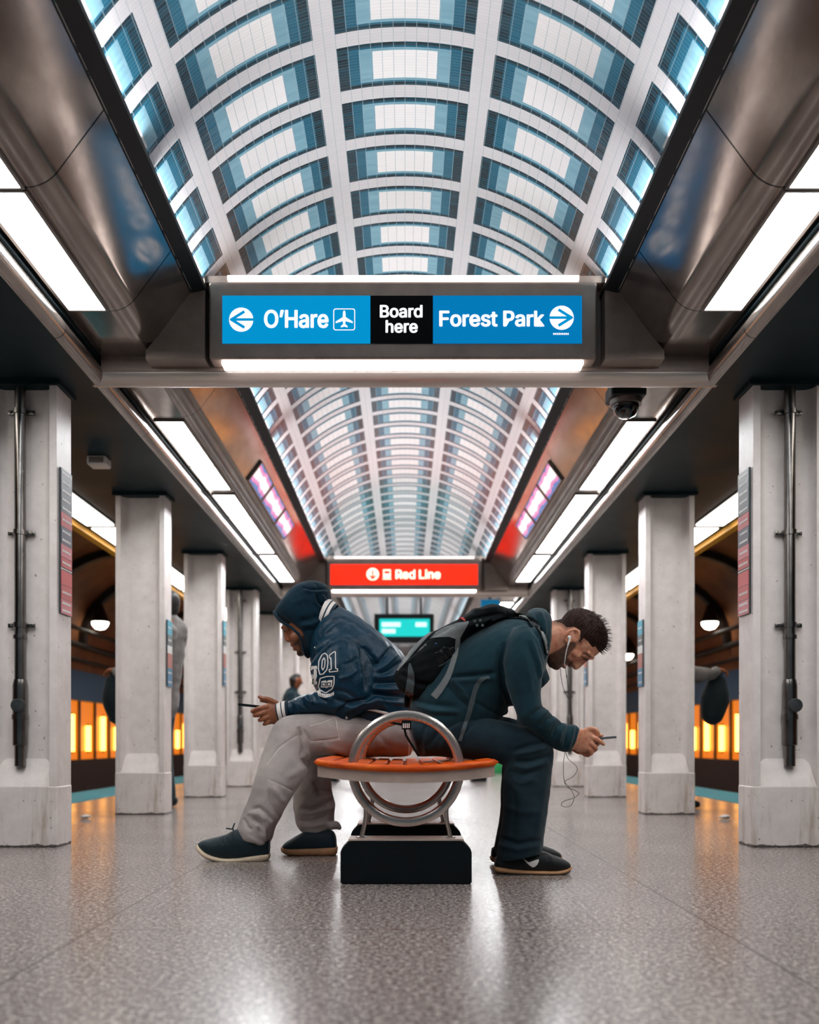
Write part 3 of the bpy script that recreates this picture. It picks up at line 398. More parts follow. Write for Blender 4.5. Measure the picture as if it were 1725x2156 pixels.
def m_steel(name, c0, c1, rough, seams=(), metal=0.9, bmp=0.05, rvar=0.22, grit=0.25):
    t = NT(name)
    co = t.coord()
    x, y, z = t.sep(co)
    n1 = t.noise(t.scale(co, (3, 1.2, 3)), 2.0, 4, 0.6)
    n2 = t.noise(co, 260, 2, 0.6)
    c = t.mix(t.ramp(n1, [(0.3, (0, 0, 0, 1)), (0.7, (1, 1, 1, 1))]), lin(c0), lin(c1))
    c = t.mix(t.math('MULTIPLY', n2, grit), c, lin('2b2725'))
    for s0 in seams:
        hit = t.math('LESS_THAN', t.math('ABSOLUTE', t.math('SUBTRACT', y, s0)), 0.004)
        c = t.mix(hit, c, lin('0a0d0f'))
    t.l.new(c, t.b.inputs['Base Color'])
    t.b.inputs['Metallic'].default_value = metal
    t.l.new(t.math('MULTIPLY_ADD', n1, rvar, rough - rvar * 0.5), t.b.inputs['Roughness'])
    t.bump(n1, bmp, 0.02)
    return t.m

def m_column():
    t = NT('column_paint')
    co = t.coord()
    x, y, z = t.sep(co)
    n = t.noise(co, 9, 5, 0.65)
    st = t.noise(t.scale(co, (14, 14, 2.0)), 1.0, 4, 0.7)
    low = t.math('SUBTRACT', 1.0, t.math('DIVIDE', z, 0.5), clamp=True)
    f = t.math('MULTIPLY', t.ramp(st, [(0.50, (0, 0, 0, 1)), (0.72, (1, 1, 1, 1))]), t.math('MULTIPLY_ADD', low, 0.6, 0.02))
    c = t.mix(t.ramp(n, [(0.35, (0, 0, 0, 1)), (0.7, (1, 1, 1, 1))]), lin('ece3df'), lin('dcd2ce'))
    c = t.mix(f, c, lin('8a6a3e'))
    sp = t.math('GREATER_THAN', t.noise(co, 38, 2, 0.5), 0.73)
    c = t.mix(t.math('MULTIPLY', sp, 0.6), c, lin('3b2f29'))
    d = t.math('LESS_THAN', z, t.math('MULTIPLY_ADD', t.noise(co, 20, 2), 0.03, -0.004))
    c = t.mix(t.math('MULTIPLY', d, 0.85), c, lin('2c2523'))
    t.l.new(c, t.b.inputs['Base Color'])
    t.b.inputs['Roughness'].default_value = 0.38
    t.bump(t.noise(co, 30, 4), 0.12, 0.006)
    return t.m

M = {}
M['floor'] = m_floor()
M['mosaic'] = m_mosaic()
M['steel'] = m_steel('soffit_steel', 'a89c94', '7f756e', 0.145, (3.255, 4.19, 5.55, 7.02, 9.28, 10.6), rvar=0.12, bmp=0.03, metal=0.8)
M['sign_steel'] = m_steel('sign_steel', 'a8968b', '8d7d74', 0.42, metal=0.35)
M['column'] = m_column()
M['steel_ring'] = m_steel('ring_steel', 'd8cec8', 'bdb2ab', 0.27, bmp=0.0, rvar=0.06, grit=0.0)
M['ceil'] = mat('ceiling_paint', '07242c', 0.5, 0.0, spec=0.2, var=0.35, vscale=2.5, rvar=0.1)
M['black'] = mat('black_rubber', '05090b', 0.6)
M['pipe'] = mat('pipe_steel', '8a8683', 0.25, 1.0, var=0.3, vscale=12, rvar=0.08)
M['knob'] = mat('valve_cap', '4c5052', 0.5, 0.6, var=0.4, vscale=60, bump=0.2)
M['panel'] = emis('light_diffuser', 'f6f8fa', PANEL_E)
M['panel_frame'] = mat('panel_frame', '8b827c', 0.35, 0.8)
M['edge_panel'] = emis('edge_diffuser', 'fbf6ee', EDGE_E)
M['tube'] = emis('tube_light', 'fff4f0', TUBE_E)
M['tube_top'] = emis('tube_top', 'fff0ea', 1.6)
M['cove'] = mat('fill_housing', 'c9c9c9', 0.4)
M['orange_tube'] = emis('sodium_tube', 'ffb04a', TUNNEL_E)
M['bulk'] = emis('bulkhead_glass', 'fff6e6', 8.0)
M['sign_blue'] = emis('sign_blue', '0092cf', 0.95, (0.0, 0.01, 0.02, 1))
M['sign_blue_deep'] = emis('sign_blue_deep', '0079b9', 0.95, (0.0, 0.01, 0.02, 1))
for k in ('sign_blue', 'sign_blue_deep'):
    M[k].node_tree.nodes['Principled BSDF'].inputs['Specular IOR Level'].default_value = 0.05
M['sign_black'] = mat('sign_black', '010204', 0.5, spec=0.1)
M['sign_white'] = emis('sign_white', 'f8f8fa', 1.0)
M['sign_red'] = emis('sign_red', 'ff2405', 1.5, (0.1, 0.005, 0.0, 1))
M['sign_red_white'] = emis('sign_red_white', 'fff3d8', 1.7)
M['white_plate'] = mat('white_plate', 'd8d4d2', 0.4)

# ------------------------------------------------------------------ the shell
YN, YF = -4.0, 30.0
fl = MB().box(-3.33, 3.33, YN, YF, -1.1, 0.0).build('floor', M['floor'])
tag(fl, kind='structure')

# mosaic barrel vault
R_V, ZC_V, A_V = 1.2126, 2.0334, math.radians(57.6)
def vault():
    na, ny = 48, 34
    v, f, uv = [], [], []
    for j in range(ny + 1):
        y = 1.0 + (YF - 1.0) * j / ny
        for i in range(na + 1):
            a = -A_V + 2 * A_V * i / na
            v.append((R_V * math.sin(a), y, ZC_V + R_V * math.cos(a)))
            uv.append((a * R_V, y))
    for j in range(ny):
        for i in range(na):
            q = j * (na + 1) + i
            f.append((q, q + 1, q + na + 2, q + na + 1))
    me = bpy.data.meshes.new('ceiling')
    me.from_pydata(v, [], f)
    l = me.uv_layers.new(name='UVMap')
    for p in me.polygons:
        for li in p.loop_indices:
            l.data[li].uv = uv[me.loops[li].vertex_index]
    me.shade_smooth()
    me.materials.append(M['mosaic'])
    o = bpy.data.objects.new('ceiling', me)
    COL.objects.link(o)
    sm = o.modifiers.new('shell', 'SOLIDIFY')
    sm.thickness = 0.06
    sm.offset = 1.0
    o['kind'] = 'structure'
    return o
vault()

SIDES = ((-1, "hooded man's side"), (1, "backpack wearer's side"))
for sx, sname in SIDES:
    s = -1 if sx < 0 else 1
    nm = 'left' if sx < 0 else 'right'
    # steel soffit: fascia leaning in to the vault, round lower corner, flat underside
    prof = [(-1.027, 2.693), (-1.034, 2.708), (-1.06, 2.71), (-1.50, 2.71), (-1.50, 2.42)]
    prof += [(-1.301 + 0.14 * math.sin(t), 2.56 - 0.14 * math.cos(t)) for t in [math.radians(53.1) * k / 8 for k in range(9)]]
    prof = [(p[0] * -s, p[1]) for p in prof]
    o = MB().extY(prof, YN, YF).build('trim_1' if s < 0 else 'trim_2', M['steel'], angle=30)
    tag(o, kind='structure')
    # black gasket along the vault springing, plus an added lip hiding the strip lamps
    o = MB().extY([(0.968 * s, 2.720), (0.961 * s, 2.720), (0.961 * s, 2.698), (1.018 * s, 2.684), (1.031 * s, 2.684), (1.031 * s, 2.706), (0.968 * s, 2.706)], YN, YF).build('trim_3' if s < 0 else 'trim_4', M['black'])
    tag(o, kind='structure')
    # flat ceiling over the platform with a round nosing
    prof = [(1.545 * s, 2.30)] + [(1.545 * s - s * 0.05 * math.sin(a), 2.35 - 0.05 * math.cos(a)) for a in [math.pi * k / 10 for k in range(1, 11)]]
    o = MB().extY(prof + [(1.545 * s, 2.40)], YN, YF).build('trim_5' if s < 0 else 'trim_6', M['steel'], angle=30)
    tag(o, kind='structure')
    o = MB().box(min(1.545 * s, 2.72 * s), max(1.545 * s, 2.72 * s), YN, YF, 2.302, 2.40).box(min(1.40 * s, 1.6 * s), max(1.40 * s, 1.6 * s), YN, YF, 2.81, 2.9).box(min(1.503 * s, 1.62 * s), max(1.503 * s, 1.62 * s), YN, YF, 2.40, 2.82).build('ceiling_' + nm, M['ceil'])
    tag(o, kind='structure')

# ------------------------------------------------------------------ soffit light panels
ORD = ['first', 'second', 'third', 'fourth', 'fifth', 'sixth', 'seventh', 'eighth', 'ninth', 'tenth', 'eleventh', 'twelfth', 'thirteenth', 'fourteenth', 'fifteenth', 'sixteenth', 'seventeenth', 'eighteenth', 'nineteenth', 'twentieth']
SPANS = [(2.35, 3.24), (3.27, 4.16), (5.61, 6.50), (6.53, 7.12), (7.28, 7.94), (7.98, 8.86), (8.90, 9.50), (9.65, 10.15), (10.2, 11.2),
         (12.9, 13.8), (13.9, 14.8), (15.1, 16.0), (16.1, 17.0), (18.5, 19.4), (19.5, 20.4), (21.5, 23.3), (23.5, 25.3), (25.5, 27.3), (27.5, 29.5)]
for s, sname in SIDES:
    x0, x1 = sorted((1.312 * s, 1.472 * s))
    for i, (y0, y1) in enumerate([(0.3, 2.30)] + SPANS):
        lab = ('long white soffit panel overhead nearer than all others, %s' % sname) if i == 0 else \
            '%s white soffit light panel from the front along the %s' % (ORD[i - 1], sname)
        r = empty('soffit_light', ((x0 + x1) / 2, y0, 2.42), lab, 'light', 'light panels under the steel soffits')
        MB().box(x0, x1, y0, y1, 2.412, 2.419).build('diffuser', M['panel'], r)
        m = MB()
        for a in (x0 - 0.012, x1):
            m.box(a, a + 0.012, y0 - 0.01, y1 + 0.01, 2.409, 2.421)
        for b in (y0 - 0.012, y1):
            m.box(x0, x1, b, b + 0.012, 2.409, 2.421)
        m.build('frame', M['panel_frame'], r)
    # added strip lamps, unseen behind the gasket lip: each shines across to the opposite half of the mosaic vault
    for i in range(8):
        y0 = 0.4 + i * 3.3
        lab = '%s added unseen fill strip from the front along the vault edge, %s' % (ORD[i], sname)
        r = empty('fill_strip', (0.996 * s, y0, 2.712), lab, 'light', 'added strips washing the vault')
        MB().box(min(0.978 * s, 0.996 * s), max(0.978 * s, 0.996 * s), y0, y0 + 3.1, 2.706, 2.714).build('housing', M['cove'], r)
        ld = bpy.data.lights.new('fill_lamp', 'AREA')
        ld.shape = 'RECTANGLE'
        ld.size, ld.size_y = 3.1, 0.016
        ld.energy = FILL_W
        ld.color = (0.96, 0.98, 1.0)
        lo = bpy.data.objects.new('fill_lamp', ld)
        COL.objects.link(lo)
        lo.parent = r
        lo.location = (-0.014 * s, 1.55, 0.012)
        d = Vector((-s * 1.0, 0, 0.72)).normalized()
        ld.spread = math.radians(100)
        zax = -d
        xax = Vector((0, 1, 0))
        yax = zax.cross(xax)
        lo.rotation_euler = Matrix((xax, yax, zax)).transposed().to_euler()

# ------------------------------------------------------------------ sign beams
def disc(cx, cz, r, Y, n=40):
    return [(cx + r * math.cos(2 * math.pi * k / n), Y, cz + r * math.sin(2 * math.pi * k / n)) for k in range(n)]

def flat_part(name, polys, Y, material, parent):
    m = MB()
    for p in polys:
        m.add([(a, Y, b) for a, b in p], [tuple(range(len(p)))])
    return m.build(name, material, parent, smooth=False)

def stroke(p, q, w):
    (a, b), (c, d) = p, q
    L = math.hypot(c - a, d - b)
    nx, nz = -(d - b) / L * w / 2, (c - a) / L * w / 2
    return [(a + nx, b + nz), (c + nx, d + nz), (c - nx, d - nz), (a - nx, b - nz)]

def beam(Yb, idx):
    m = MB()
    m.box(-1.50, 1.50, Yb + 0.115, Yb + 0.25, 2.35, 2.74)
    b = m.build('beam', M['sign_steel'], angle=30)
    MB().extX([(Yb + 0.19 + 0.066 * math.cos(a), 2.366 - 0.066 * math.sin(a)) for a in [math.pi * k / 16 for k in range(17)]], -1.561, 1.561).build('nosing', mat('nosing_steel', 'cfc4bc', 0.33, 0.85), b, angle=30)
    tag(b, kind='structure')
    m = MB()
    for s in (-1, 1):
        m.prism([(0.965, 2.365), (1.25, 2.365), (1.25, 2.405), (1.205, 2.46), (1.035, 2.688), (0.985, 2.755), (0.965, 2.755)], lambda p: (p[0] * s, Yb + 0.006, p[1]), lambda p: (p[0] * s, Yb + 0.115, p[1]))
    m.box(-0.99, 0.99, Yb + 0.02, Yb + 0.25, 2.74, 2.772)
    m.build('cheek', M['sign_steel'], b)
    return b

def sign_body(Yb, label, name='direction_sign'):
    r = empty(name, (0, Yb, 2.36), label, 'sign')
    MB().bbox(-0.945, 0.925, Yb, Yb + 0.11, 2.362, 2.735, 0.012, 3).build('housing', M['sign_steel'], r)
    t1 = MB().box(-0.855, 0.838, Yb - 0.002, Yb + 0.05, 2.742, 2.764).build('upper_light', M['tube_top'], r)
    t1['label'] = 'glowing tube along the top of the sign'
    t2 = MB().box(-0.885, 0.862, Yb + 0.016, Yb + 0.10, 2.344, 2.360).build('lower_light', M['tube'], r)
    t2['label'] = 'glowing strip under the sign'
    return r

YB1, YB2 = 4.57, 11.5
beam(YB1, 0)
beam(YB2, 1)

r = sign_body(YB1, "overhead lit sign reading O'Hare, Board here and Forest Park")
Ys = YB1 - 0.008
P = lambda px, py, Y=Ys: ((px - CX) / F * Y, H - (py - CY) / F * Y)
def prect(x0, y0, x1, y1, Y=Ys):
    a, b = P(x0, y0, Y), P(x1, y1, Y)
    return a[0], b[0], b[1], a[1]
x0, x1, z0, z1 = prect(468, 622, 780, 722)
p = MB().box(x0, x1, Ys + 0.002, YB1 + 0.01, z0, z1).build('airport_panel', M['sign_blue'], r); p['label'] = "blue panel reading O'Hare"
x0, x1, z0, z1 = prect(780, 622, 912, 722)
p = MB().box(x0, x1, Ys + 0.002, YB1 + 0.01, z0, z1).build('boarding_panel', M['sign_black'], r); p['label'] = 'black panel reading Board here'
x0, x1, z0, z1 = prect(912, 622, 1226, 722)
p = MB().box(x0, x1, Ys + 0.002, YB1 + 0.01, z0, z1).build('park_panel', M['sign_blue_deep'], r); p['label'] = 'blue panel reading Forest Park'
for s, bx in (("O\u2019Hare", (556, 652, 692, 691)), ('Board', (800, 642, 890, 669)), ('here', (812, 674, 880, 701)), ('Forest Park', (925, 654, 1147, 688))):
    a, b, c, d = prect(*bx)
    text_part('lettering', s, a, b, c, d, Ys, M['sign_white'], r)
for cx, cy, dr in ((508, 673, -1), (1183, 669, 1)):
    cxm, czm = P(cx, cy)
    k = Ys / F
    o = MB().add(disc(cxm, czm, 25.5 * k, Ys), [tuple(range(40))])
    m = MB(); m.add(disc(cxm, czm, 25.5 * k, Ys), [tuple(range(40))])
    m.build('arrow_disc', M['sign_white'], r, smooth=False)
    tip = (cxm + dr * 21 * k, czm)
    flat_part('arrow', [stroke(tip, (cxm - dr * 27 * k, czm), 5.5 * k), stroke((tip[0] + dr * 1.5 * k, czm - 1.2 * k), (cxm - dr * 7 * k, czm + 17 * k), 6 * k), stroke((tip[0] + dr * 1.5 * k, czm + 1.2 * k), (cxm - dr * 7 * k, czm - 17 * k), 6 * k)], Ys - 0.0015, M['sign_blue'], r)
# aeroplane pictogram in a rounded square
cxm, czm = P(725, 672.5)
k = Ys / F
def rsq(h, rad):
    out = []
    for qx, qz, a0 in ((1, 1, 0), (-1, 1, 90), (-1, -1, 180), (1, -1, 270)):
        for j in range(5):
            a = math.radians(a0 + j * 22.5)
            out.append((cxm + qx * (h - rad) * k + rad * k * math.cos(a), czm + qz * (h - rad) * k + rad * k * math.sin(a)))
    return out
outer, inner = rsq(23, 5), rsq(21.2, 4)
m = MB()
n = len(outer)
m.add([(a, Ys, b) for a, b in outer + inner], [(i, (i + 1) % n, (i + 1) % n + n, i + n) for i in range(n)])
m.build('pictogram_border', M['sign_white'], r, smooth=False)
half = [(0, 19), (2.2, 17), (2.8, 12), (2.8, 5), (18, -4.5), (18, -8), (2.8, -3.5), (2.3, -10), (7, -14), (7, -17), (0, -15)]
poly = half + [(-a, b) for a, b in half[-2:0:-1]]
flat_part('pictogram', [[(cxm + a * k, czm + b * k) for a, b in poly]], Ys, M['sign_white'], r)
# the tiny maker's line under the arrow
a, b, c, d = prect(1165, 701, 1199, 705)
flat_part('lettering', [[(a + (b - a) * i / 9, c), (a + (b - a) * (i + 0.7) / 9, c), (a + (b - a) * (i + 0.7) / 9, d), (a + (b - a) * i / 9, d)] for i in range(9)], Ys, M['sign_white'], r)

r = sign_body(YB2, 'overhead lit orange-red sign reading Red Line, hung across the vault')
Y2 = YB2 - 0.008
x0, x1, z0, z1 = prect(696, 1188, 1006, 1231, Y2)
MB().box(x0, x1, Y2 + 0.003, YB2 + 0.01, z0, z1).build('red_panel', M['sign_red'], r)
a, b, c, d = prect(833, 1199, 928, 1219, Y2)
text_part('lettering', 'Red Line', a, b, c, d, Y2, M['sign_red_white'], r)
cxm, czm = P(785, 1209, Y2)
k2 = Y2 / F
m = MB(); m.add(disc(cxm, czm, 13 * k2, Y2), [tuple(range(40))]); m.build('arrow_disc', M['sign_red_white'], r, smooth=False)
flat_part('arrow', [stroke((cxm, czm + 9 * k2), (cxm, czm - 10 * k2), 3.5 * k2), stroke((cxm, czm - 10 * k2), (cxm - 7 * k2, czm - 2 * k2), 3.5 * k2), stroke((cxm, czm - 10 * k2), (cxm + 7 * k2, czm - 2 * k2), 3.5 * k2)], Y2 - 0.002, M['sign_red'], r)
cxm, czm = P(815, 1209, Y2)
flat_part('train_pictogram', [[(cxm - 8 * k2, czm - 7 * k2), (cxm + 8 * k2, czm - 7 * k2), (cxm + 8 * k2, czm + 10 * k2), (cxm - 8 * k2, czm + 10 * k2)], [(cxm - 10 * k2, czm - 11 * k2), (cxm + 10 * k2, czm - 11 * k2), (cxm + 8 * k2, czm - 8.5 * k2), (cxm - 8 * k2, czm - 8.5 * k2)]], Y2, M['sign_red_white'], r)
flat_part('train_window', [[(cxm - 6 * k2, czm + 1 * k2), (cxm + 6 * k2, czm + 1 * k2), (cxm + 6 * k2, czm + 7 * k2), (cxm - 6 * k2, czm + 7 * k2)]], Y2 - 0.002, M['sign_red'], r)

# ------------------------------------------------------------------ columns
def column_proto():
    x0, x1, y0, y1 = -0.175, 0.175, 0.0, 0.20
    fl_, rec, rad = 0.036, 0.065, 0.05
    def face(yf, yr):                         # recessed face with round corners, from -x to +x
        sgn = 1 if yr > yf else -1
        a = [(x0 + fl_, yf)]
        a += [(x0 + fl_ + rad - rad * math.cos(t), yr - sgn * rad + sgn * rad * math.sin(t)) for t in [math.pi / 2 * j / 6 for j in range(7)]]
        b = [(-p[0], p[1]) for p in a[::-1]]
        return a + b
    poly = [(x0, y0)] + face(y0, y0 + rec) + [(x1, y0), (x1, y1)] + face(y1, y1 - rec)[::-1] + [(x0, y1)]
    r = empty('column', (0, 0, 0))
    MB().extZ(poly, 0.0, 2.302).build('shaft', M['column'], r, angle=50)
    m = MB()
    e = 0.004
    m.bbox(x0 - e, x1 + e, y0 - e, y1 + e, -0.001, 0.30, 0.008, 3)
    for ya, yb in ((y0 - e, y0 + rec + 0.004), (y1 + e, y1 - rec - 0.004)):
        m.add([(x0 + fl_, ya, 0.297), (x1 - fl_, ya, 0.297), (x1 - fl_ - 0.02, yb, 0.445), (x0 + fl_ + 0.02, yb, 0.445), (x0 + fl_, yb, 0.297), (x1 - fl_, yb, 0.297)],
              [(0, 1, 2, 3), (0, 3, 4), (1, 5, 2), (0, 4, 5, 1), (3, 2, 5, 4)])
    m.build('base_block', M['column'], r, angle=50)
    MB().box(x0 - 0.02, x1 + 0.02, y0 - 0.02, y1 + 0.02, 2.28, 2.303).build('cap_plate', M['ceil'], r)
    return r

proto = column_proto()
first = True
for s, sname in SIDES:
    for k in range(12):
        o = proto if first else copy_tree(proto)
        first = False
        o.location = (1.895 * s, 4.69 + 2.1 * k, 0)
        extra = [', carrying pipe and line sign', ', with a small notice'][k] if k < 2 else ''
        tag(o, '%s white column from the front on the %s%s' % (ORD[k], sname, extra), 'column', 'white platform columns', 'thing')

# drain pipes with valve cap
def pipe_proto():
    r = empty('drain_pipe', (0, 0, 0.44))
    MB().tube([(0, 0, 0.40), (0, 0, 2.29)], 0.027, 16).build('tube', M['pipe'], r)
    m = MB()
    m.lathe([(0.028, 0.50), (0.036, 0.505), (0.036, 0.63), (0.040, 0.632), (0.040, 0.655), (0.036, 0.657), (0.036, 0.80), (0.030, 0.83), (0.028, 0.83)], (0, 0, 0), 20)
    m.build('sleeve', M['pipe'], r)
    MB().lathe([(0.028, 1.03), (0.034, 1.032), (0.034, 1.05), (0.028, 1.052)], (0, 0, 0), 20).build('collar', M['pipe'], r)
    MB().lathe([(0.0, -0.062), (0.030, -0.060), (0.034, -0.054), (0.034, -0.03), (0.026, -0.028), (0.026, 0.0)], (0.008, 0, 0.70), 24, 'Y').build('valve_cap', M['knob'], r)
    for z in (1.10, 1.56, 2.16):
        m = MB()
        m.lathe([(0.027, -0.014), (0.033, -0.012), (0.033, 0.012), (0.027, 0.014)], (0, 0, z), 20)
        m.bbox(-0.068, 0.068, 0.012, 0.026, z - 0.012, z + 0.012, 0.005)
        m.lathe([(0.006, 0.004), (0.006, 0.014)], (-0.055, 0, z), 8, 'Y').lathe([(0.006, 0.004), (0.006, 0.014)], (0.055, 0, z), 8, 'Y')
        m.build('bracket', M['pipe'], r)
    return r
pp = pipe_proto()
for i, (s, sname) in enumerate(SIDES):
    o = pp if i == 0 else copy_tree(pp)
    o.location = (1.912 * s, 4.718, 0.44)
    tag(o, 'vertical steel drain pipe with round valve cap on the nearest column, %s' % sname, 'pipe', 'drain pipes on the columns')
for k in (3,):
    for s, sname in SIDES:
        o = copy_tree(pp)
        o.location = (1.912 * s, 4.718 + 2.1 * k, 0.44)
        tag(o, 'distant steel drain pipe on the fourth column, %s' % sname, 'pipe', 'drain pipes on the columns')

# line signs on the inner flanks of the columns
LM = {c: mat('sign_' + c, h, 0.35) for c, h in dict(grey='3b4347', red='b3262b', navy='14233f', pink='c2616b', crimson='c11f26', cyan='0d9bb5', white='dedcd8', rust='a4452f', blue='0b6f96').items()}
def line_sign(s, Y0, Y1, z0, z1, bands, label, k):
    xa = 1.715 * s
    sg = -1 if s > 0 else 1
    r = empty('line_sign', (xa, (Y0 + Y1) / 2, z0), label, 'sign', 'line signs on the columns')
    X = lambda d: xa + sg * d
    def bx(m, d0, d1, y0, y1, za, zb):
        m.box(min(X(d0), X(d1)), max(X(d0), X(d1)), y0, y1, za, zb)
    m = MB(); bx(m, -0.002, 0.006, Y0, Y1, z0, z1); m.build('backing_plate', LM['grey'], r)
    m_ = MB()
    for c, f0, f1, rows in bands:
        za, zb = z1 - (z1 - z0) * f1, z1 - (z1 - z0) * f0
        m = MB(); bx(m, 0.006, 0.008, Y0 + 0.003, Y1 - 0.003, za + 0.001, zb - 0.001)
        b = m.build('band', LM[c], r)
        b['label'] = c + ' band of the sign'
        rnd = random.Random(int(f0 * 100) + k)
        for q in range(rows):
            zc = za + (zb - za) * (q + 0.5) / rows
            y = Y0 + 0.016
            while y < Y1 - 0.03:
                w = rnd.uniform(0.006, 0.016)
                bx(m_, 0.008, 0.009, y, min(y + w, Y1 - 0.012), zc - 0.006, zc + 0.005)
                y += w + 0.004
    tag(m_.build('small_print', LM['white'], r), kind='stuff')
TALL = [('grey', 0.0, 0.30, 5), ('red', 0.30, 0.40, 1), ('navy', 0.40, 0.52, 2), ('pink', 0.52, 0.61, 1), ('red', 0.61, 0.68, 1), ('white', 0.685, 0.695, 0), ('crimson', 0.70, 0.80, 0), ('red', 0.80, 0.90, 1), ('pink', 0.90, 1.0, 2)]
SHORT = [('cyan', 0.0, 0.22, 1), ('grey', 0.22, 0.38, 1), ('white', 0.38, 0.5, 0), ('rust', 0.5, 0.72, 0), ('blue', 0.72, 1.0, 2)]
for i, (s, sname) in enumerate(SIDES):
    line_sign(s, 4.715, 4.872, 1.16, 1.885, TALL, 'tall red, navy and grey line sign on the nearest column, %s' % sname, i)
    line_sign(s, 6.83, 6.97, 0.92, 1.40, SHORT, 'short cyan, white and rust notice on the second column, %s' % sname, i + 3)
    line_sign(s, 8.93, 9.07, 1.05, 1.66, SHORT, 'short cyan and rust notice on the third column, %s' % sname, i + 5)

# ------------------------------------------------------------------ poster boxes on the fascia
def m_poster():
    t = NT('poster_print')
    co = t.coord()
    x, y, z = t.sep(co)
    n = t.noise(co, 5.0, 3, 0.6)
    edge = t.math('ABSOLUTE', t.math('SUBTRACT', z, 0.0))
    f = t.math('ADD', t.math('MULTIPLY', edge, 9.5), t.math('MULTIPLY', t.math('SUBTRACT', n, 0.5), 0.55))
    c = t.ramp(f, [(0.0, lin('ffffff')), (0.22, lin('ffffff')), (0.30, lin('d88fc6')), (0.46, lin('cf6fb6')), (0.50, lin('0a72b8')), (1.0, lin('0a72b8'))])
    t.l.new(c, t.b.inputs['Base Color'])
    t.l.new(c, t.b.inputs['Emission Color'])
    t.b.inputs['Emission Strength'].default_value = 0.75
    t.b.inputs['Roughness'].default_value = 0.2
    return t.m
M['poster'] = m_poster()
# fascia direction from lower corner to the springing
FA, FB = Vector((1.189, 0, 2.476)), Vector((1.027, 0, 2.693))
for s, sname in SIDES:
    for i, (y0, y1) in enumerate(((7.12, 7.70), (7.76, 8.48), (8.55, 9.18))):
        A = FA + (FB - FA) * 0.06
        B = FA + (FB - FA) * 0.66
        C = (A + B) / 2
        r = empty('poster_box', (C.x * s, (y0 + y1) / 2, C.z), '%s glowing pink and blue poster from the front on the steel fascia, %s' % (ORD[i], sname), 'poster', 'lit posters on the fascia')
        nrm = Vector((-(B - A).z, 0, (B - A).x)).normalized()         # towards the vault's axis and down
        def pt(q, y, d):
            v = q + nrm * d
            return (v.x * s, y, v.z)
        m = MB()
        m.add([pt(A, y0, 0.012), pt(B, y0, 0.012), pt(B, y1, 0.012), pt(A, y1, 0.012), pt(A, y0, 0), pt(B, y0, 0), pt(B, y1, 0), pt(A, y1, 0)],
              [(0, 1, 2, 3), (0, 4, 5, 1), (1, 5, 6, 2), (2, 6, 7, 3), (3, 7, 4, 0), (4, 7, 6, 5)])
        m.build('print', M['poster'], r, smooth=False)
        m = MB()
        for (qa, qb, ya, yb) in ((A - (B - A) * 0.05, A, y0 - 0.02, y1 + 0.02), (B, B + (B - A) * 0.05, y0 - 0.02, y1 + 0.02), (A, B, y0 - 0.02, y0), (A, B, y1, y1 + 0.02)):
            m.add([pt(qa, ya, 0.016), pt(qb, ya, 0.016), pt(qb, yb, 0.016), pt(qa, yb, 0.016), pt(qa, ya, 0), pt(qb, ya, 0), pt(qb, yb, 0), pt(qa, yb, 0)],
                  [(0, 1, 2, 3), (0, 4, 5, 1), (1, 5, 6, 2), (2, 6, 7, 3), (3, 7, 4, 0), (4, 7, 6, 5)])
        m.build('frame', M['panel_frame'], r, smooth=False)

# ------------------------------------------------------------------ security camera and the small ceiling boxes
M['cam_black'] = mat('camera_housing', '0c1316', 0.45)
M['cam_glass'] = mat('camera_dome', '05080a', 0.05, coat=1.0)
r = empty('dome_camera', (1.19, 5.12, 2.44), 'black dome security camera hanging below the steel soffit behind the sign beam', 'camera')
MB().bbox(1.098, 1.288, 5.05, 5.22, 2.365, 2.44, 0.012, 3).build('housing', M['cam_black'], r)
MB().lathe([(0.0, 2.267), (0.025, 2.269), (0.05, 2.282), (0.066, 2.305), (0.070, 2.335), (0.070, 2.366)], (1.193, 5.13, 0), 28).build('dome', M['cam_glass'], r)
MB().lathe([(0.069, 2.335), (0.084, 2.338), (0.084, 2.366), (0.069, 2.368)], (1.193, 5.13, 0), 28).build('ring', M['panel_frame'], r)
MB().tube([(1.193, 5.15, 2.41), (1.193, 5.15, 2.50)], 0.03, 12).build('mount', M['cam_black'], r)
r = empty('ceiling_speaker', (-1.92, 5.95, 2.30), "small pale box on the dark ceiling above the hooded man's side", 'speaker')
MB().bbox(-1.98, -1.86, 5.90, 6.02, 2.245, 2.302, 0.012, 3).build('box_body', M['white_plate'], r)
MB().bbox(-1.965, -1.875, 5.896, 5.902, 2.255, 2.29, 0.002, 1).build('grille', M['panel_frame'], r)

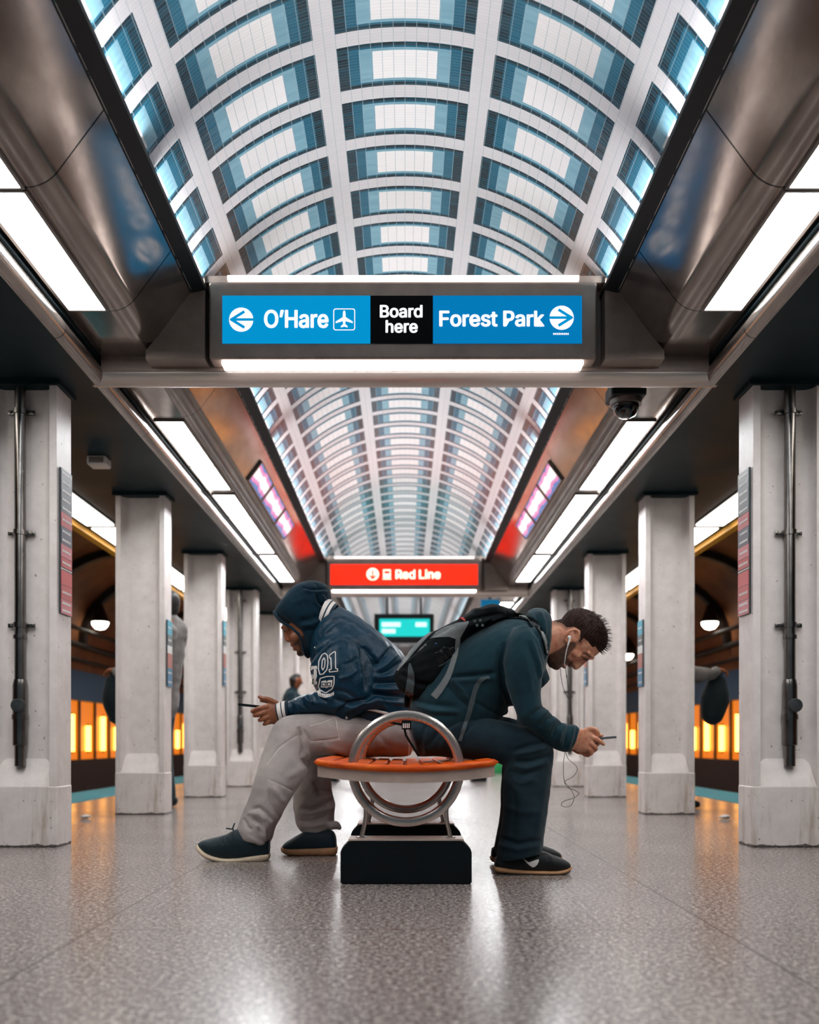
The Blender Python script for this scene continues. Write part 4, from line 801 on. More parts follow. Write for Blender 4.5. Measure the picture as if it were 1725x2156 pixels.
# ------------------------------------------------------------------ platform edges, tracks and tunnels
M['tactile'] = mat('tactile_blue', '4fa7b3', 0.5, var=0.2, vscale=30, bump=0.5, bscale=40)
M['pit'] = mat('track_bed', '0b0d0e', 0.9, bump=0.6, bscale=12)
M['tile_orange'] = emis('amber_glass', 'ea7a0a', 0.85, lin('b0560e'))
M['post'] = mat('wall_post', '3a1606', 0.4)
M['band_blue'] = mat('band_blue', '14557f', 0.45)
M['concrete'] = mat('tunnel_concrete', 'a8693f', 0.7, var=0.5, vscale=2.2, bump=0.4, bscale=6)
M['rib'] = mat('tunnel_rib', '1d1512', 0.6)
M['base_brown'] = mat('base_brown', '3a2019', 0.6, var=0.5, vscale=6)
M['rail'] = mat('rail_steel', '4b3a31', 0.35, 0.8)
M['yellow'] = mat('edge_yellow', 'e3a11b', 0.5)
for s, sname in SIDES:
    S = lambda a, b: (min(a * s, b * s), max(a * s, b * s))
    nm = 'left' if s < 0 else 'right'
    r = MB().box(*S(2.82, 3.33), YN, YF, 0.0, 0.006)
    for i in range(6):
        r.box(*S(2.86 + i * 0.085, 2.90 + i * 0.085), YN, YF, 0.005, 0.010)
    tag(r.build('trim_7' if s < 0 else 'trim_8', M['tactile']), kind='structure')
    tag(MB().box(*S(3.33, 6.0), YN, YF, -1.2, -1.1).build('floor_track_' + nm, M['pit']), kind='structure')
    for i, rx in enumerate((3.75, 5.15)):
        m = MB().box(*S(rx - 0.035, rx + 0.035), YN, YF, -1.0, -0.96).box(*S(rx - 0.01, rx + 0.01), YN, YF, -1.08, -1.0).box(*S(rx - 0.07, rx + 0.07), YN, YF, -1.1, -1.08)
        tag(m.build('rail', M['rail']), '%s running rail in the dark track bed, %s' % (['inner', 'outer'][i], sname), 'rail', 'running rails')
    # side wall: brown base, glazed orange bays, blue band, concrete above
    tag(MB().box(*S(5.62, 5.9), YN, YF, -1.1, 2.3).build('wall_' + nm, M['concrete']), kind='structure')
    tag(MB().box(*S(5.50, 5.64), YN, YF, -1.1, 0.22).build('baseboard_' + nm, M['base_brown']), kind='structure')
    tag(MB().box(*S(5.48, 5.64), YN, YF, 1.22, 1.72).build('trim_9' if s < 0 else 'trim_10', M['band_blue']), kind='structure')
    tag(MB().box(*S(5.60, 5.63), 14.6, 27.7, 0.22, 1.22).build('trim_11' if s < 0 else 'trim_12', M['tile_orange']), kind='structure')
    for i in range(16):
        y = 14.6 + i * 0.82
        o = MB().bbox(*S(5.565, 5.61), y, y + 0.08, 0.22, 1.22, 0.01).build('wall_post', M['post'])
        tag(o, '%s dark upright between the orange wall bays across the track, %s' % (ORD[i], sname), 'post', 'uprights of the orange wall')
        r = empty('wall_lamp', (5.572 * s, y + 0.45, 0.34), '%s glowing sodium tube in the orange wall across the track, %s' % (ORD[i], sname), 'lamp', 'sodium tubes in the orange wall')
        zt = 0.98 if i % 2 else 0.80
        MB().tube([(5.572 * s, y + 0.45, 0.36), (5.572 * s, y + 0.45, zt)], 0.05, 12).build('glass', M['orange_tube'], r)
        MB().lathe([(0.03, 0.33), (0.03, 0.37)], (5.572 * s, y + 0.45, 0), 10).lathe([(0.03, zt - 0.01), (0.03, zt + 0.03)], (5.572 * s, y + 0.45, 0), 10).build('holder', M['rib'], r)
    # vault over the track
    prof = [(5.62, 2.2)] + [(4.17 + 1.45 * math.cos(a), 2.2 + 1.25 * math.sin(a)) for a in [math.pi * k / 20 for k in range(1, 20)]] + [(2.72, 2.45)]
    prof += [(2.70, 2.75)] + [(4.17 + 1.6 * math.cos(a), 2.2 + 1.42 * math.sin(a)) for a in [math.pi * k / 20 for k in range(19, 0, -1)]] + [(5.85, 2.2)]
    tag(MB().extY([(p[0] * s, p[1]) for p in prof], YN, YF).build('ceiling_track_' + nm, M['concrete'], angle=30), kind='structure')
    m = MB()
    for i in range(13):
        y = 4.0 + i * 2.05
        a_ = [(4.17 + 1.44 * math.cos(a), 2.2 + 1.24 * math.sin(a)) for a in [math.pi * k / 20 for k in range(0, 20)]]
        b_ = [(4.17 + 1.33 * math.cos(a), 2.2 + 1.13 * math.sin(a)) for a in [math.pi * k / 20 for k in range(19, -1, -1)]]
        m.extY([(p[0] * s, p[1]) for p in a_ + b_], y, y + 0.14)
    tag(m.build('trim_13' if s < 0 else 'trim_14', M['rib'], angle=30), kind='structure')
    tag(MB().box(*S(2.66, 2.73), YN, YF, 2.26, 2.304).build('trim_15' if s < 0 else 'trim_16', M['yellow']), kind='structure')
    for i, (px_, z, rr) in enumerate(((5.40, 2.12, 0.05), (5.43, 1.88, 0.03), (5.30, 2.36, 0.035))):
        o = MB().tube([(px_ * s, YN, z), (px_ * s, YF, z)], rr, 10).build('conduit', M['rib'])
        tag(o, '%s dark conduit along the tunnel wall above the blue band, %s' % (['thick middle', 'thin low', 'upper'][i], sname), 'conduit', 'conduits on the tunnel walls')
    for i, y in enumerate((10.2, 16.2, 22.2, 28.0)):
        r = empty('bulkhead_lamp', (5.2 * s, y, 2.56), '%s round white bulkhead lamp on the tunnel vault, %s' % (ORD[i], sname), 'lamp', 'bulkhead lamps in the tunnels')
        MB().lathe([(0.0, -0.13), (0.08, -0.11), (0.13, -0.05), (0.14, 0.0), (0.10, 0.02)], (5.2 * s, y, 2.56), 20).build('globe', M['bulk'], r)
        MB().lathe([(0.15, 0.0), (0.16, 0.03), (0.12, 0.09), (0.05, 0.30)], (5.2 * s, y, 2.56), 20).build('housing', M['rib'], r)
    for i in range(12):
        y0 = 1.4 + i * 1.62
        xa, xb = S(2.38, 2.60)
        r = empty('edge_light', ((xa + xb) / 2, y0, 2.30), '%s white light panel from the front over the platform edge, %s' % (ORD[i], sname), 'light', 'light panels over the platform edge')
        MB().box(xa, xb, y0, y0 + 1.5, 2.285, 2.296).build('diffuser', M['edge_panel'], r)
        MB().box(xa - 0.015, xb + 0.015, y0 - 0.015, y0 + 1.515, 2.294, 2.303).build('frame', M['panel_frame'], r)

# far end of the platform
tag(MB().box(-5.9, 5.9, YF, YF + 0.2, -1.2, 3.7).build('wall_back', mat('end_wall', 'e6dfdb', 0.6, var=0.2, vscale=1.5)), kind='structure')

# ------------------------------------------------------------------ train-time display and other things down the platform
M['screen'] = emis('screen_teal', '17c9c4', 1.0)
M['screen_text'] = emis('screen_text', 'd8fff4', 1.1)
Yd = 14.5
r = empty('arrival_display', (0, Yd, 2.4), 'hanging train display with a teal screen in a black frame, between the two men', 'display')
x0, x1, z0, z1 = prect(788, 1292, 914, 1353, Yd)
MB().bbox(x0, x1, Yd, Yd + 0.18, z0, z1, 0.015).build('frame', M['cam_black'], r)
a, b, c, d = prect(799, 1303, 905, 1340, Yd)
MB().box(a, b, Yd - 0.006, Yd + 0.01, c, d).build('screen', M['screen'], r)
for (u0, u1, v0, v1) in ((0.05, 0.42, 0.55, 0.80), (0.05, 0.32, 0.18, 0.42), (0.72, 0.94, 0.55, 0.80)):
    MB().box(a + (b - a) * u0, a + (b - a) * u1, Yd - 0.009, Yd - 0.005, c + (d - c) * v0, c + (d - c) * v1).build('text_line', M['screen_text'], r)
MB().tube([(x0 + 0.2, Yd + 0.09, z1 - 0.02), (x0 + 0.2, Yd + 0.09, 3.36)], 0.018, 8).tube([(x1 - 0.2, Yd + 0.09, z1 - 0.02), (x1 - 0.2, Yd + 0.09, 3.36)], 0.018, 8).build('hanger', M['cam_black'], r)

M['plinth'] = mat('plinth_black', '020f16', 0.5, spec=0.25, var=0.5, vscale=14, bump=0.15, bscale=40, rvar=0.1)
M['green'] = mat('bag_green', '35b46a', 0.4, var=0.2)
# a second bench far behind and a green bag beside it
r = empty('distant_bench', (0.05, 12.6, 0), 'far-off bench on black plinths behind the seated men', 'bench')
for x in (-0.99, 0.98):
    MB().bbox(x - 0.10, x + 0.10, 12.5, 13.0, 0.0, 0.19, 0.01).build('plinth', M['plinth'], r)
MB().bbox(-1.02, 1.02, 12.45, 13.0, 0.40, 0.44, 0.01).build('seat', mat('far_wood', '8c4a22', 0.4), r)
MB().box(-1.03, -0.95, 12.7, 12.78, 0.18, 0.41).box(0.94, 1.02, 12.7, 12.78, 0.18, 0.41).build('leg', M['pipe'], r)
m = MB()
for i in range(8):
    pass
Yg = 15.6
m.lathe([(0.0, 0.0), (0.10, 0.003), (0.12, 0.10), (0.115, 0.22), (0.075, 0.30), (0.03, 0.31), (0.0, 0.31)], (1.53, Yg, 0.0), 18)
gb = m.build('shopping_bag', M['green'])
tag(gb, 'green shopping bag standing on the floor behind the bench', 'bag')
# paper scraps
for s, sname in SIDES:
    q = W(853 + 668 * s, 1723, 6.5)
    m = MB()
    bm = bmesh.new()
    bmesh.ops.create_icosphere(bm, subdivisions=2, radius=0.03)
    rnd = random.Random(5)
    for v in bm.verts:
        v.co = Vector((q.x + v.co.x * rnd.uniform(0.8, 1.5), 6.45 + v.co.y * rnd.uniform(0.7, 1.2), max(0.001, 0.012 + v.co.z * rnd.uniform(0.3, 0.6))))
    m.bm(bm)
    tag(m.build('paper_scrap', M['white_plate'], smooth=False), 'small white paper scrap on the floor beside the nearest column, %s' % sname, 'litter', 'paper scraps')

# ------------------------------------------------------------------ the bench
YP1, YP2 = 3.466, 4.14           # front faces of the two plinths
M['apron'] = mat('apron_steel', 'dcc4b6', 0.34, 0.35, var=0.25, vscale=9, rvar=0.1)
def m_wood():
    t = NT('bench_wood')
    co = t.coord()
    n = t.noise(t.scale(co, (2.0, 20, 20)), 2.0, 4, 0.6)
    c = t.ramp(n, [(0.3, lin('b53c0a')), (0.5, lin('d9540c')), (0.7, lin('ea701a'))])
    sp = t.math('GREATER_THAN', t.noise(co, 9, 2), 0.72)
    c = t.mix(t.math('MULTIPLY', sp, 0.7), c, lin('2a1208'))
    t.l.new(c, t.b.inputs['Base Color'])
    t.b.inputs['Roughness'].default_value = 0.46
    t.b.inputs['Specular IOR Level'].default_value = 0.25
    t.b.inputs['Coat Weight'].default_value = 0.0
    t.b.inputs['Coat Roughness'].default_value = 0.15
    t.bump(n, 0.1, 0.004)
    return t.m
M['wood'] = m_wood()
bench = empty('bench', (0.0, 3.9, 0.0), 'curved orange timber bench with steel hoops on black plinths', 'bench')
def plinth(Y, sc, name):
    m = MB()
    w, h, d, ch = 0.240, 0.158, 0.15, 0.034
    poly = [(-w, 0), (w, 0), (w, h - ch), (w - ch, h), (-w + ch, h), (-w, h - ch)]
    bm = bmesh.new()
    vs0 = [bm.verts.new((p[0] + 0.004, Y, p[1])) for p in poly]
    vs1 = [bm.verts.new((p[0] + 0.004, Y + d, p[1])) for p in poly]
    n = len(poly)
    bm.faces.new(vs0); bm.faces.new(vs1[::-1])
    for i in range(n):
        bm.faces.new((vs0[i], vs1[i], vs1[(i + 1) % n], vs0[(i + 1) % n]))
    bmesh.ops.recalc_face_normals(bm, faces=bm.faces)
    bmesh.ops.bevel(bm, geom=bm.edges[:], offset=0.005, segments=2, affect='EDGES')
    m.bm(bm)
    o = m.build('plinth', M['plinth'], bench, smooth=False)
    m = MB().bbox(-0.208, 0.216, Y + 0.008, Y + d - 0.008, h - 0.002, h + 0.006, 0.002)
    m.build('top_plate', M['apron'], o)
    return o
plinth(YP1, 1, 'plinth')
plinth(YP2, 1, 'plinth')
RZ, RR = 0.420, 0.203            # hoop centre height and mean radius
def hoop(Y):
    m = MB()
    n = 72
    ro, ri, d = RR + 0.0145, RR - 0.022, 0.024
    prof = []
    for a in range(12):
        t = 2 * math.pi * a / 12
        c, s_ = math.cos(t), math.sin(t)
        prof.append(((ro + ri) / 2 + (ro - ri) / 2 * math.copysign(abs(c) ** 0.55, c), math.copysign(abs(s_) ** 0.55, s_) * d))
    vs = []
    for k in range(n):
        a = 2 * math.pi * k / n
        for rr, dy in prof:
            vs.append((0.004 + rr * math.cos(a), Y + dy, RZ + rr * math.sin(a)))
    L = len(prof)
    fs = [(k * L + i, k * L + (i + 1) % L, ((k + 1) % n) * L + (i + 1) % L, ((k + 1) % n) * L + i) for k in range(n) for i in range(L)]
    m.add(vs, fs)
    h = m.build('hoop', M['steel_ring'], bench, angle=60)
    for s in (-1, 1):
        pts = [(0.004 + s * 0.148, Y, RZ - 0.145), (0.004 + s * 0.150, Y, RZ - 0.18), (0.004 + s * 0.156, Y, RZ - 0.215), (0.004 + s * 0.166, Y, 0.163)]
        q = MB().tube(pts, [0.010, 0.0085, 0.008, 0.0085], 10)
        q.bbox(0.004 + s * 0.166 - 0.018, 0.004 + s * 0.166 + 0.018, Y - 0.018, Y + 0.018, 0.160, 0.167, 0.002)
        q.build('leg', M['steel_ring'], bench)
hoop(YP1 + 0.075)
hoop(YP2 + 0.075)

YS0, YS1 = 3.44, 4.80
def seat_z(x):                   # the seat dips slightly towards its middle
    return 0.437 + 0.022 * (x / 0.33) ** 2
def bow(x):                      # the front rail bows outwards in plan
    return -0.075 * (1 - (x / 0.335) ** 2)
# front rail: rounded orange timber
def rail(y_base, sgn, name):
    m = MB()
    n = 40
    vs = []
    L = 12
    for i in range(n + 1):
        x = -0.338 + 0.676 * i / n
        e = min(1, (0.338 - abs(x)) / 0.02)
        e = math.sqrt(max(0.02, e * (2 - e)))
        yc = y_base + sgn * bow(x) * -1 if sgn < 0 else y_base + bow(x)
        for k in range(L):
            t = 2 * math.pi * k / L
            c, s_ = math.cos(t), math.sin(t)
            vs.append((x + 0.004, yc + 0.028 * math.copysign(abs(c) ** 0.6, c) * e, seat_z(x) - 0.013 + 0.013 * e * math.copysign(abs(s_) ** 0.7, s_)))
    fs = [(i * L + k, i * L + (k + 1) % L, (i + 1) * L + (k + 1) % L, (i + 1) * L + k) for i in range(n) for k in range(L)]
    fs += [tuple(range(L))[::-1], tuple(range(n * L, (n + 1) * L))]
    m.add(vs, fs)
    return m.build(name, M['wood'], bench, angle=60)
rail(YS0 + 0.03, 1, 'front_rail')
# slats along the bench
m = MB()
pitch, gap = 0.0665, 0.012
xs = -0.332
while xs < 0.32:
    a, b = xs, xs + pitch - gap
    cols = [a + 0.003, a + (b - a) / 2, b - 0.003]
    vs, fs = [], []
    for x in (a, a + 0.004, b - 0.004, b):
        edge = 0.004 if x in (a, b) else 0
        for y in (YS0 + 0.03 + bow(x) + 0.02, YS1):
            vs.append((x + 0.004, y, seat_z(x) - edge))
            vs.append((x + 0.004, y, seat_z(x) - 0.024))
    for q in range(3):
        o = q * 4
        fs += [(o, o + 2, o + 6, o + 4), (o + 1, o + 5, o + 7, o + 3), (o, o + 4, o + 5, o + 1), (o + 2, o + 3, o + 7, o + 6)]
    fs += [(0, 1, 3, 2), (12, 14, 15, 13)]
    m.add(vs, fs)
    xs += pitch
m.build('seat_slats', M['wood'], bench, angle=30)
# steel apron under the timber, following the bowed front
m = MB()
n = 40
top, bot = [], []
out = []
for i in range(n + 1):
    x = -0.322 + 0.644 * i / n
    out.append((x + 0.004, YS0 + 0.03 + bow(x) - 0.012, seat_z(x) - 0.022, seat_z(x) - 0.022 - 0.042))
vs = []
for x, y, za, zb in out:
    vs += [(x, y, za), (x, y, zb), (x, y + 0.012, zb), (x, y + 0.012, za)]
fs = [(i * 4 + k, i * 4 + (k + 1) % 4, (i + 1) * 4 + (k + 1) % 4, (i + 1) * 4 + k) for i in range(n) for k in range(4)]
fs += [(0, 1, 2, 3), (n * 4 + 3, n * 4 + 2, n * 4 + 1, n * 4)]
m.add(vs, fs)
for x0 in (-0.318, 0.306):
    m.box(x0 + 0.004, x0 + 0.016, YS0 + 0.05, YS1, 0.395, 0.43)
for y in (YP1 + 0.04, YP2 + 0.04, 4.74):
    m.box(-0.31, 0.318, y + 0.02, y + 0.05, 0.39, 0.425)
m.build('apron', M['apron'], bench, angle=40)

# ------------------------------------------------------------------ figures: lofted sections, fused into one skin per garment
from mathutils.bvhtree import BVHTree

def catmull(P, sub):
    P = np.asarray(P, float)
    n = len(P)
    out = []
    for i in range(n - 1):
        p0, p1, p2, p3 = P[max(i - 1, 0)], P[i], P[i + 1], P[min(i + 2, n - 1)]
        for k in range(sub):
            t = k / sub
            out.append(0.5 * ((2 * p1) + (-p0 + p2) * t + (2 * p0 - 5 * p1 + 4 * p2 - p3) * t * t + (-p0 + 3 * p1 - 3 * p2 + p3) * t ** 3))
    out.append(P[-1])
    return np.array(out)

def unproj(x, y, Y):
    return np.stack([(x - CX) / F * Y, Y, H - (y - CY) / F * Y], -1)

def proj(v):
    v = np.asarray(v)
    return np.stack([CX + v[..., 0] / v[..., 1] * F, CY - (v[..., 2] - H) / v[..., 1] * F], -1)

class Soft:
    """closed pieces that are fused by a voxel remesh"""
    def __init__(s):
        s.v, s.f = [], []
    def ring_tube(s, rings):
        n = len(rings[0])
        o = len(s.v)
        for r in rings:
            s.v += [tuple(p) for p in r]
        for i in range(len(rings) - 1):
            for k in range(n):
                s.f.append((o + i * n + k, o + i * n + (k + 1) % n, o + (i + 1) * n + (k + 1) % n, o + (i + 1) * n + k))
        for ring, base, rev in ((rings[0], o, True), (rings[-1], o + (len(rings) - 1) * n, False)):
            s.v.append(tuple(np.mean(ring, axis=0)))
            c = len(s.v) - 1
            for k in range(n):
                a, b = base + k, base + (k + 1) % n
                s.f.append((c, b, a) if rev else (c, a, b))
    def loft(s, st, sub=5, n=28, shrink=1.0, e=2.0, dY=0.0):
        """st: (ax, ay, bx, by, Y, halfwidth) - two px edge points, distance and half depth in metres"""
        A = catmull(st, sub) if len(st) > 1 else np.array(st, float)
        rings = []
        th = np.linspace(0, 2 * math.pi, n, endpoint=False)
        c, q = np.cos(th), np.sin(th)
        c = np.sign(c) * np.abs(c) ** (2 / e)
        q = np.sign(q) * np.abs(q) ** (2 / e)
        for ax, ay, bx, by, Y, hw in A:
            pa, pb = unproj(ax, ay, Y + dY), unproj(bx, by, Y + dY)
            m, h = (pa + pb) / 2, (pb - pa) / 2 * shrink
            rings.append(m + np.outer(c, h) + np.outer(q, np.array([0, hw * shrink, 0])))
        s.ring_tube(rings)
        return s
    def chain(s, pts, sub=4, n=14):
        """pts: (px, py, Y, radius m)"""
        A = catmull(pts, sub)
        C = unproj(A[:, 0], A[:, 1], A[:, 2])
        rings = []
        for i, p in enumerate(C):
            d = C[min(i + 1, len(C) - 1)] - C[max(i - 1, 0)]
            d = d / np.linalg.norm(d)
            a = np.cross(d, [0.13, 1, 0.07]); a /= np.linalg.norm(a)
            b = np.cross(d, a)
            th = np.linspace(0, 2 * math.pi, n, endpoint=False)
            rings.append(p + A[i, 3] * (np.outer(np.cos(th), a) + np.outer(np.sin(th), b)))
        # domed ends
        for end in (0, -1):
            p = C[end]; d = C[end] - C[1 if end == 0 else -2]
            d /= np.linalg.norm(d)
            r0 = rings[end]
            ex = [p + (r0 - p) * f + d * A[end, 3] * g for f, g in ((0.85, 0.5), (0.5, 0.85), (0.15, 0.98))]
            rings = (ex[::-1] + rings) if end == 0 else (rings + ex)
        s.ring_tube(rings)
        return s
    def chain3(s, pts, n=14):
        """pts: (x, y, z, r) in metres"""
        return s.chain([(*proj(np.array(p[:3])), p[1], p[3]) for p in pts], n=n)
    def ball(s, px, py, Y, rx, ry, rz, rot=0.0):
        """ellipsoid: rx along px direction turned by rot degrees, ry in depth, rz across, metres"""
        c = unproj(np.array(px), np.array(py), np.array(Y))
        a = math.radians(rot)
        ux, uz = np.array([math.cos(a), 0, -math.sin(a)]), np.array([math.sin(a), 0, math.cos(a)])
        rings = []
        for t in np.linspace(0.06, math.pi - 0.06, 12):
            th = np.linspace(0, 2 * math.pi, 18, endpoint=False)
            rings.append(c + np.outer(np.full(18, math.cos(t) * rz), uz) + math.sin(t) * (np.outer(np.cos(th) * rx, ux) + np.outer(np.sin(th) * ry, [0, 1, 0])))
        s.ring_tube(rings)
        return s
    def fuse(s, voxel, smooth=6, factor=0.5):
        """returns fused vertices (N,3) and faces"""
        me = bpy.data.meshes.new('tmp')
        me.from_pydata(s.v, [], s.f)
        bm = bmesh.new(); bm.from_mesh(me)
        bmesh.ops.recalc_face_normals(bm, faces=bm.faces)
        bm.to_mesh(me); bm.free()
        ob = bpy.data.objects.new('tmp', me)
        COL.objects.link(ob)
        r = ob.modifiers.new('r', 'REMESH')
        r.mode = 'VOXEL'
        r.voxel_size = voxel
        if smooth:
            q = ob.modifiers.new('s', 'SMOOTH')
            q.iterations = smooth
            q.factor = factor
        dg = bpy.context.evaluated_depsgraph_get()
        dg.update()
        out = bpy.data.meshes.new_from_object(ob.evaluated_get(dg))
        v = np.empty(len(out.vertices) * 3, np.float32)
        out.vertices.foreach_get('co', v)
        f = [tuple(p.vertices) for p in out.polygons]
        bpy.data.objects.remove(ob)
        bpy.data.meshes.remove(me)
        bpy.data.meshes.remove(out)
        return v.reshape(-1, 3).astype(float), f

def normals(v, f):
    q = np.array([t if len(t) == 4 else (t[0], t[1], t[2], t[2]) for t in f])
    fn = np.cross(v[q[:, 2]] - v[q[:, 0]], v[q[:, 3]] - v[q[:, 1]])
    n = np.zeros_like(v)
    for k in range(4):
        np.add.at(n, q[:, k], fn)
    return n / np.maximum(np.linalg.norm(n, axis=1, keepdims=True), 1e-12)

def seg_dist(p, line):
    """distance of px points to a polyline and the place along it (0..1)"""
    line = np.asarray(line, float)
    best = np.full(len(p), 1e9)
    par = np.zeros(len(p))
    m = len(line) - 1
    for i in range(m):
        a, b = line[i], line[i + 1]
        d = b - a
        t = np.clip(((p - a) @ d) / max(d @ d, 1e-9), 0, 1)
        q = np.linalg.norm(p - (a + t[:, None] * d), axis=1)
        k = q < best
        best[k] = q[k]
        par[k] = (i + t[k]) / m
    return best, par

def sdf_poly(p, poly):
    poly = np.asarray(poly, float)
    d, _ = seg_dist(p, np.vstack([poly, poly[:1]]))
    ins = np.zeros(len(p), bool)
    j = len(poly) - 1
    for i in range(len(poly)):
        a, b = poly[i], poly[j]
        c = ((a[1] > p[:, 1]) != (b[1] > p[:, 1])) & (p[:, 0] < (b[0] - a[0]) * (p[:, 1] - a[1]) / (b[1] - a[1] + 1e-12) + a[0])
        ins ^= c
        j = i
    return np.where(ins, -d, d)

def vnoise(v, s, seed=0):
    """cheap smooth noise from summed sines"""
    r = np.random.RandomState(seed)
    out = np.zeros(len(v))
    for k in range(7):
        d = r.normal(size=3); d /= np.linalg.norm(d)
        out += np.sin(v @ d * s * r.uniform(0.6, 1.7) * 6.28 + r.uniform(0, 6.28))
    return out / 7 ** 0.5 / 1.2

def creases(v, f, lines, side=None, noise=(0.0012, 9.0), seed=1):
    """folds: (polyline px, amplitude m (+ridge, -valley), width px)"""
    n = normals(v, f)
    p = proj(v)
    d = np.zeros(len(v))
    near = np.ones(len(v)) if side is None else np.clip((side - v[:, 1]) / 0.02 + 0.5, 0, 1)
    for line, amp, w in lines:
        q, t = seg_dist(p, line)
        taper = np.clip(np.minimum(t, 1 - t) * 5, 0.0, 1) ** 0.5
        d += 1.45 * amp * np.exp(-(q / (w * .88)) ** 2) * taper * near
    d += noise[0] * vnoise(v, noise[1], seed) + noise[0] * 0.6 * vnoise(v, noise[1] * 2.6, seed + 5)
    return v + n * d[:, None]

def link_mesh(name, v, f, material, parent=None, smooth=True, masks=None):
    me = bpy.data.meshes.new(name)
    off = np.array(world_loc(parent)) if parent is not None else np.zeros(3)
    me.from_pydata((np.asarray(v) - off).tolist(), [], f)
    me.validate()
    if smooth:
        me.shade_smooth()
    if masks is not None:
        at = me.attributes.new('mask', 'FLOAT_COLOR', 'POINT')
        buf = np.ones((len(v), 4), np.float32)
        buf[:, :3] = masks
        at.data.foreach_set('color', buf.ravel())
    for m_ in (material if isinstance(material, (list, tuple)) else [material]):
        me.materials.append(m_)
    o = bpy.data.objects.new(name, me)
    COL.objects.link(o)
    if parent is not None:
        o.parent = parent
    return o

def bvh_of(*vf):
    V, Fc, o = [], [], 0
    for v, f in vf:
        V += np.asarray(v).tolist()
        Fc += [tuple(i + o for i in t) for t in f]
        o = len(V)
    return BVHTree.FromPolygons(V, Fc)

EYE = Vector((0, 0, H))
def drape(bvh, pts, off, Yfall):
    """lay px points on the surface they face"""
    out = []
    last = Yfall
    for x, y in pts:
        d = (W(x, y, 1.0) - EYE)
        hit = bvh.ray_cast(EYE, d.normalized())
        if hit[0] is not None and abs(hit[0].y - Yfall) < 0.6:
            nrm = hit[1] if hit[1].dot(d) < 0 else -hit[1]
            p = hit[0] + nrm * off
            last = hit[0].y
        else:
            p = W(x, y, last)
        out.append(tuple(p))
    return out

def ribbon(bvh, line, width, off, Yfall, name, material, parent, step=3.0, closed=False, cols=3, skirt=0.004):
    """a band that follows a surface; line in px, width in px (number or per-point list)"""
    m = MB()
    ribbon_into(m, bvh, line, width, off, Yfall, step, cols, skirt)
    return m.build(name, material, parent, angle=60)

def ribbon_into(m, bvh, line, width, off, Yfall, step=3.0, cols=3, skirt=0.004):
    L = np.asarray(line, float)
    ws = np.asarray(width if isinstance(width, (list, tuple)) else [width] * len(L), float)
    A = np.column_stack([L, ws])
    seg = np.linalg.norm(np.diff(L, axis=0), axis=1)
    sub = max(1, int(seg.max() / step))
    A = catmull(A, sub) if len(L) > 2 else np.array([A[0] + (A[1] - A[0]) * t for t in np.linspace(0, 1, sub + 1)])
    d = np.gradient(A[:, :2], axis=0)
    d /= np.maximum(np.linalg.norm(d, axis=1, keepdims=True), 1e-9)
    nx = np.stack([-d[:, 1], d[:, 0]], 1)
    rows = []
    for k in range(cols):
        t = k / (cols - 1) - 0.5
        rows.append(drape(bvh, A[:, :2] + nx * A[:, 2:3] * t, off, Yfall))
    # skirts bring the edges down into the cloth
    if skirt:
        lo = drape(bvh, A[:, :2] - nx * A[:, 2:3] * 0.5, off - skirt, Yfall)
        hi = drape(bvh, A[:, :2] + nx * A[:, 2:3] * 0.5, off - skirt, Yfall)
        rows = [lo] + rows + [hi]
    n, c = len(A), len(rows)
    vs = [rows[j][i] for i in range(n) for j in range(c)]
    fs = [(i * c + j, i * c + j + 1, (i + 1) * c + j + 1, (i + 1) * c + j) for i in range(n - 1) for j in range(c - 1)]
    m.add(vs, fs)

def patch(bvh, poly, off, Yfall, name, material, parent, step=2.5, m=None):
    """a filled px polygon laid on a surface"""
    bm = bmesh.new()
    vs = [bm.verts.new((x, y, 0)) for x, y in poly]
    f = bm.faces.new(vs)
    bmesh.ops.triangulate(bm, faces=[f])
    for _ in range(5):
        long_ = [e for e in bm.edges if e.calc_length() > step * 1.6]
        if not long_:
            break
        bmesh.ops.subdivide_edges(bm, edges=long_, cuts=1)
        bmesh.ops.triangulate(bm, faces=bm.faces[:])
    bm.verts.index_update()
    pts = drape(bvh, [(v.co.x, v.co.y) for v in bm.verts], off, Yfall)
    fs = [tuple(v.index for v in f.verts) for f in bm.faces]
    bm.free()
    if m is not None:
        m.add(pts, fs)
        return None
    q = MB().add(pts, fs)
    return None if name is None else _pbuild(pts, fs, name, material, parent)

def _pbuild(pts, fs, name, material, parent):
    m = MB()
    m.add(pts, fs)
    return m.build(name, material, parent, angle=60)

# ------------------------------------------------------------------ cloth and skin materials
def m_cloth(name, c0, c1, rough=0.85, weave=700, wstr=0.25, sheen=0.15, big=7.0, spec=0.3):
    t = NT(name)
    co = t.coord()
    n = t.noise(co, big, 4, 0.6)
    fine = t.noise(co, weave * 0.5, 2, 0.7)
    f = t.math('ADD', t.math('MULTIPLY', t.ramp(n, [(0.35, (0, 0, 0, 1)), (0.68, (1, 1, 1, 1))]), 0.6), t.math('MULTIPLY', fine, 0.5))
    t.l.new(t.mix(f, lin(c0), lin(c1)), t.b.inputs['Base Color'])
    t.b.inputs['Roughness'].default_value = rough
    t.b.inputs['Sheen Weight'].default_value = sheen
    t.b.inputs['Specular IOR Level'].default_value = spec
    t.bump(t.noise(co, weave, 2, 0.6), wstr, 0.0015)
    return t.m

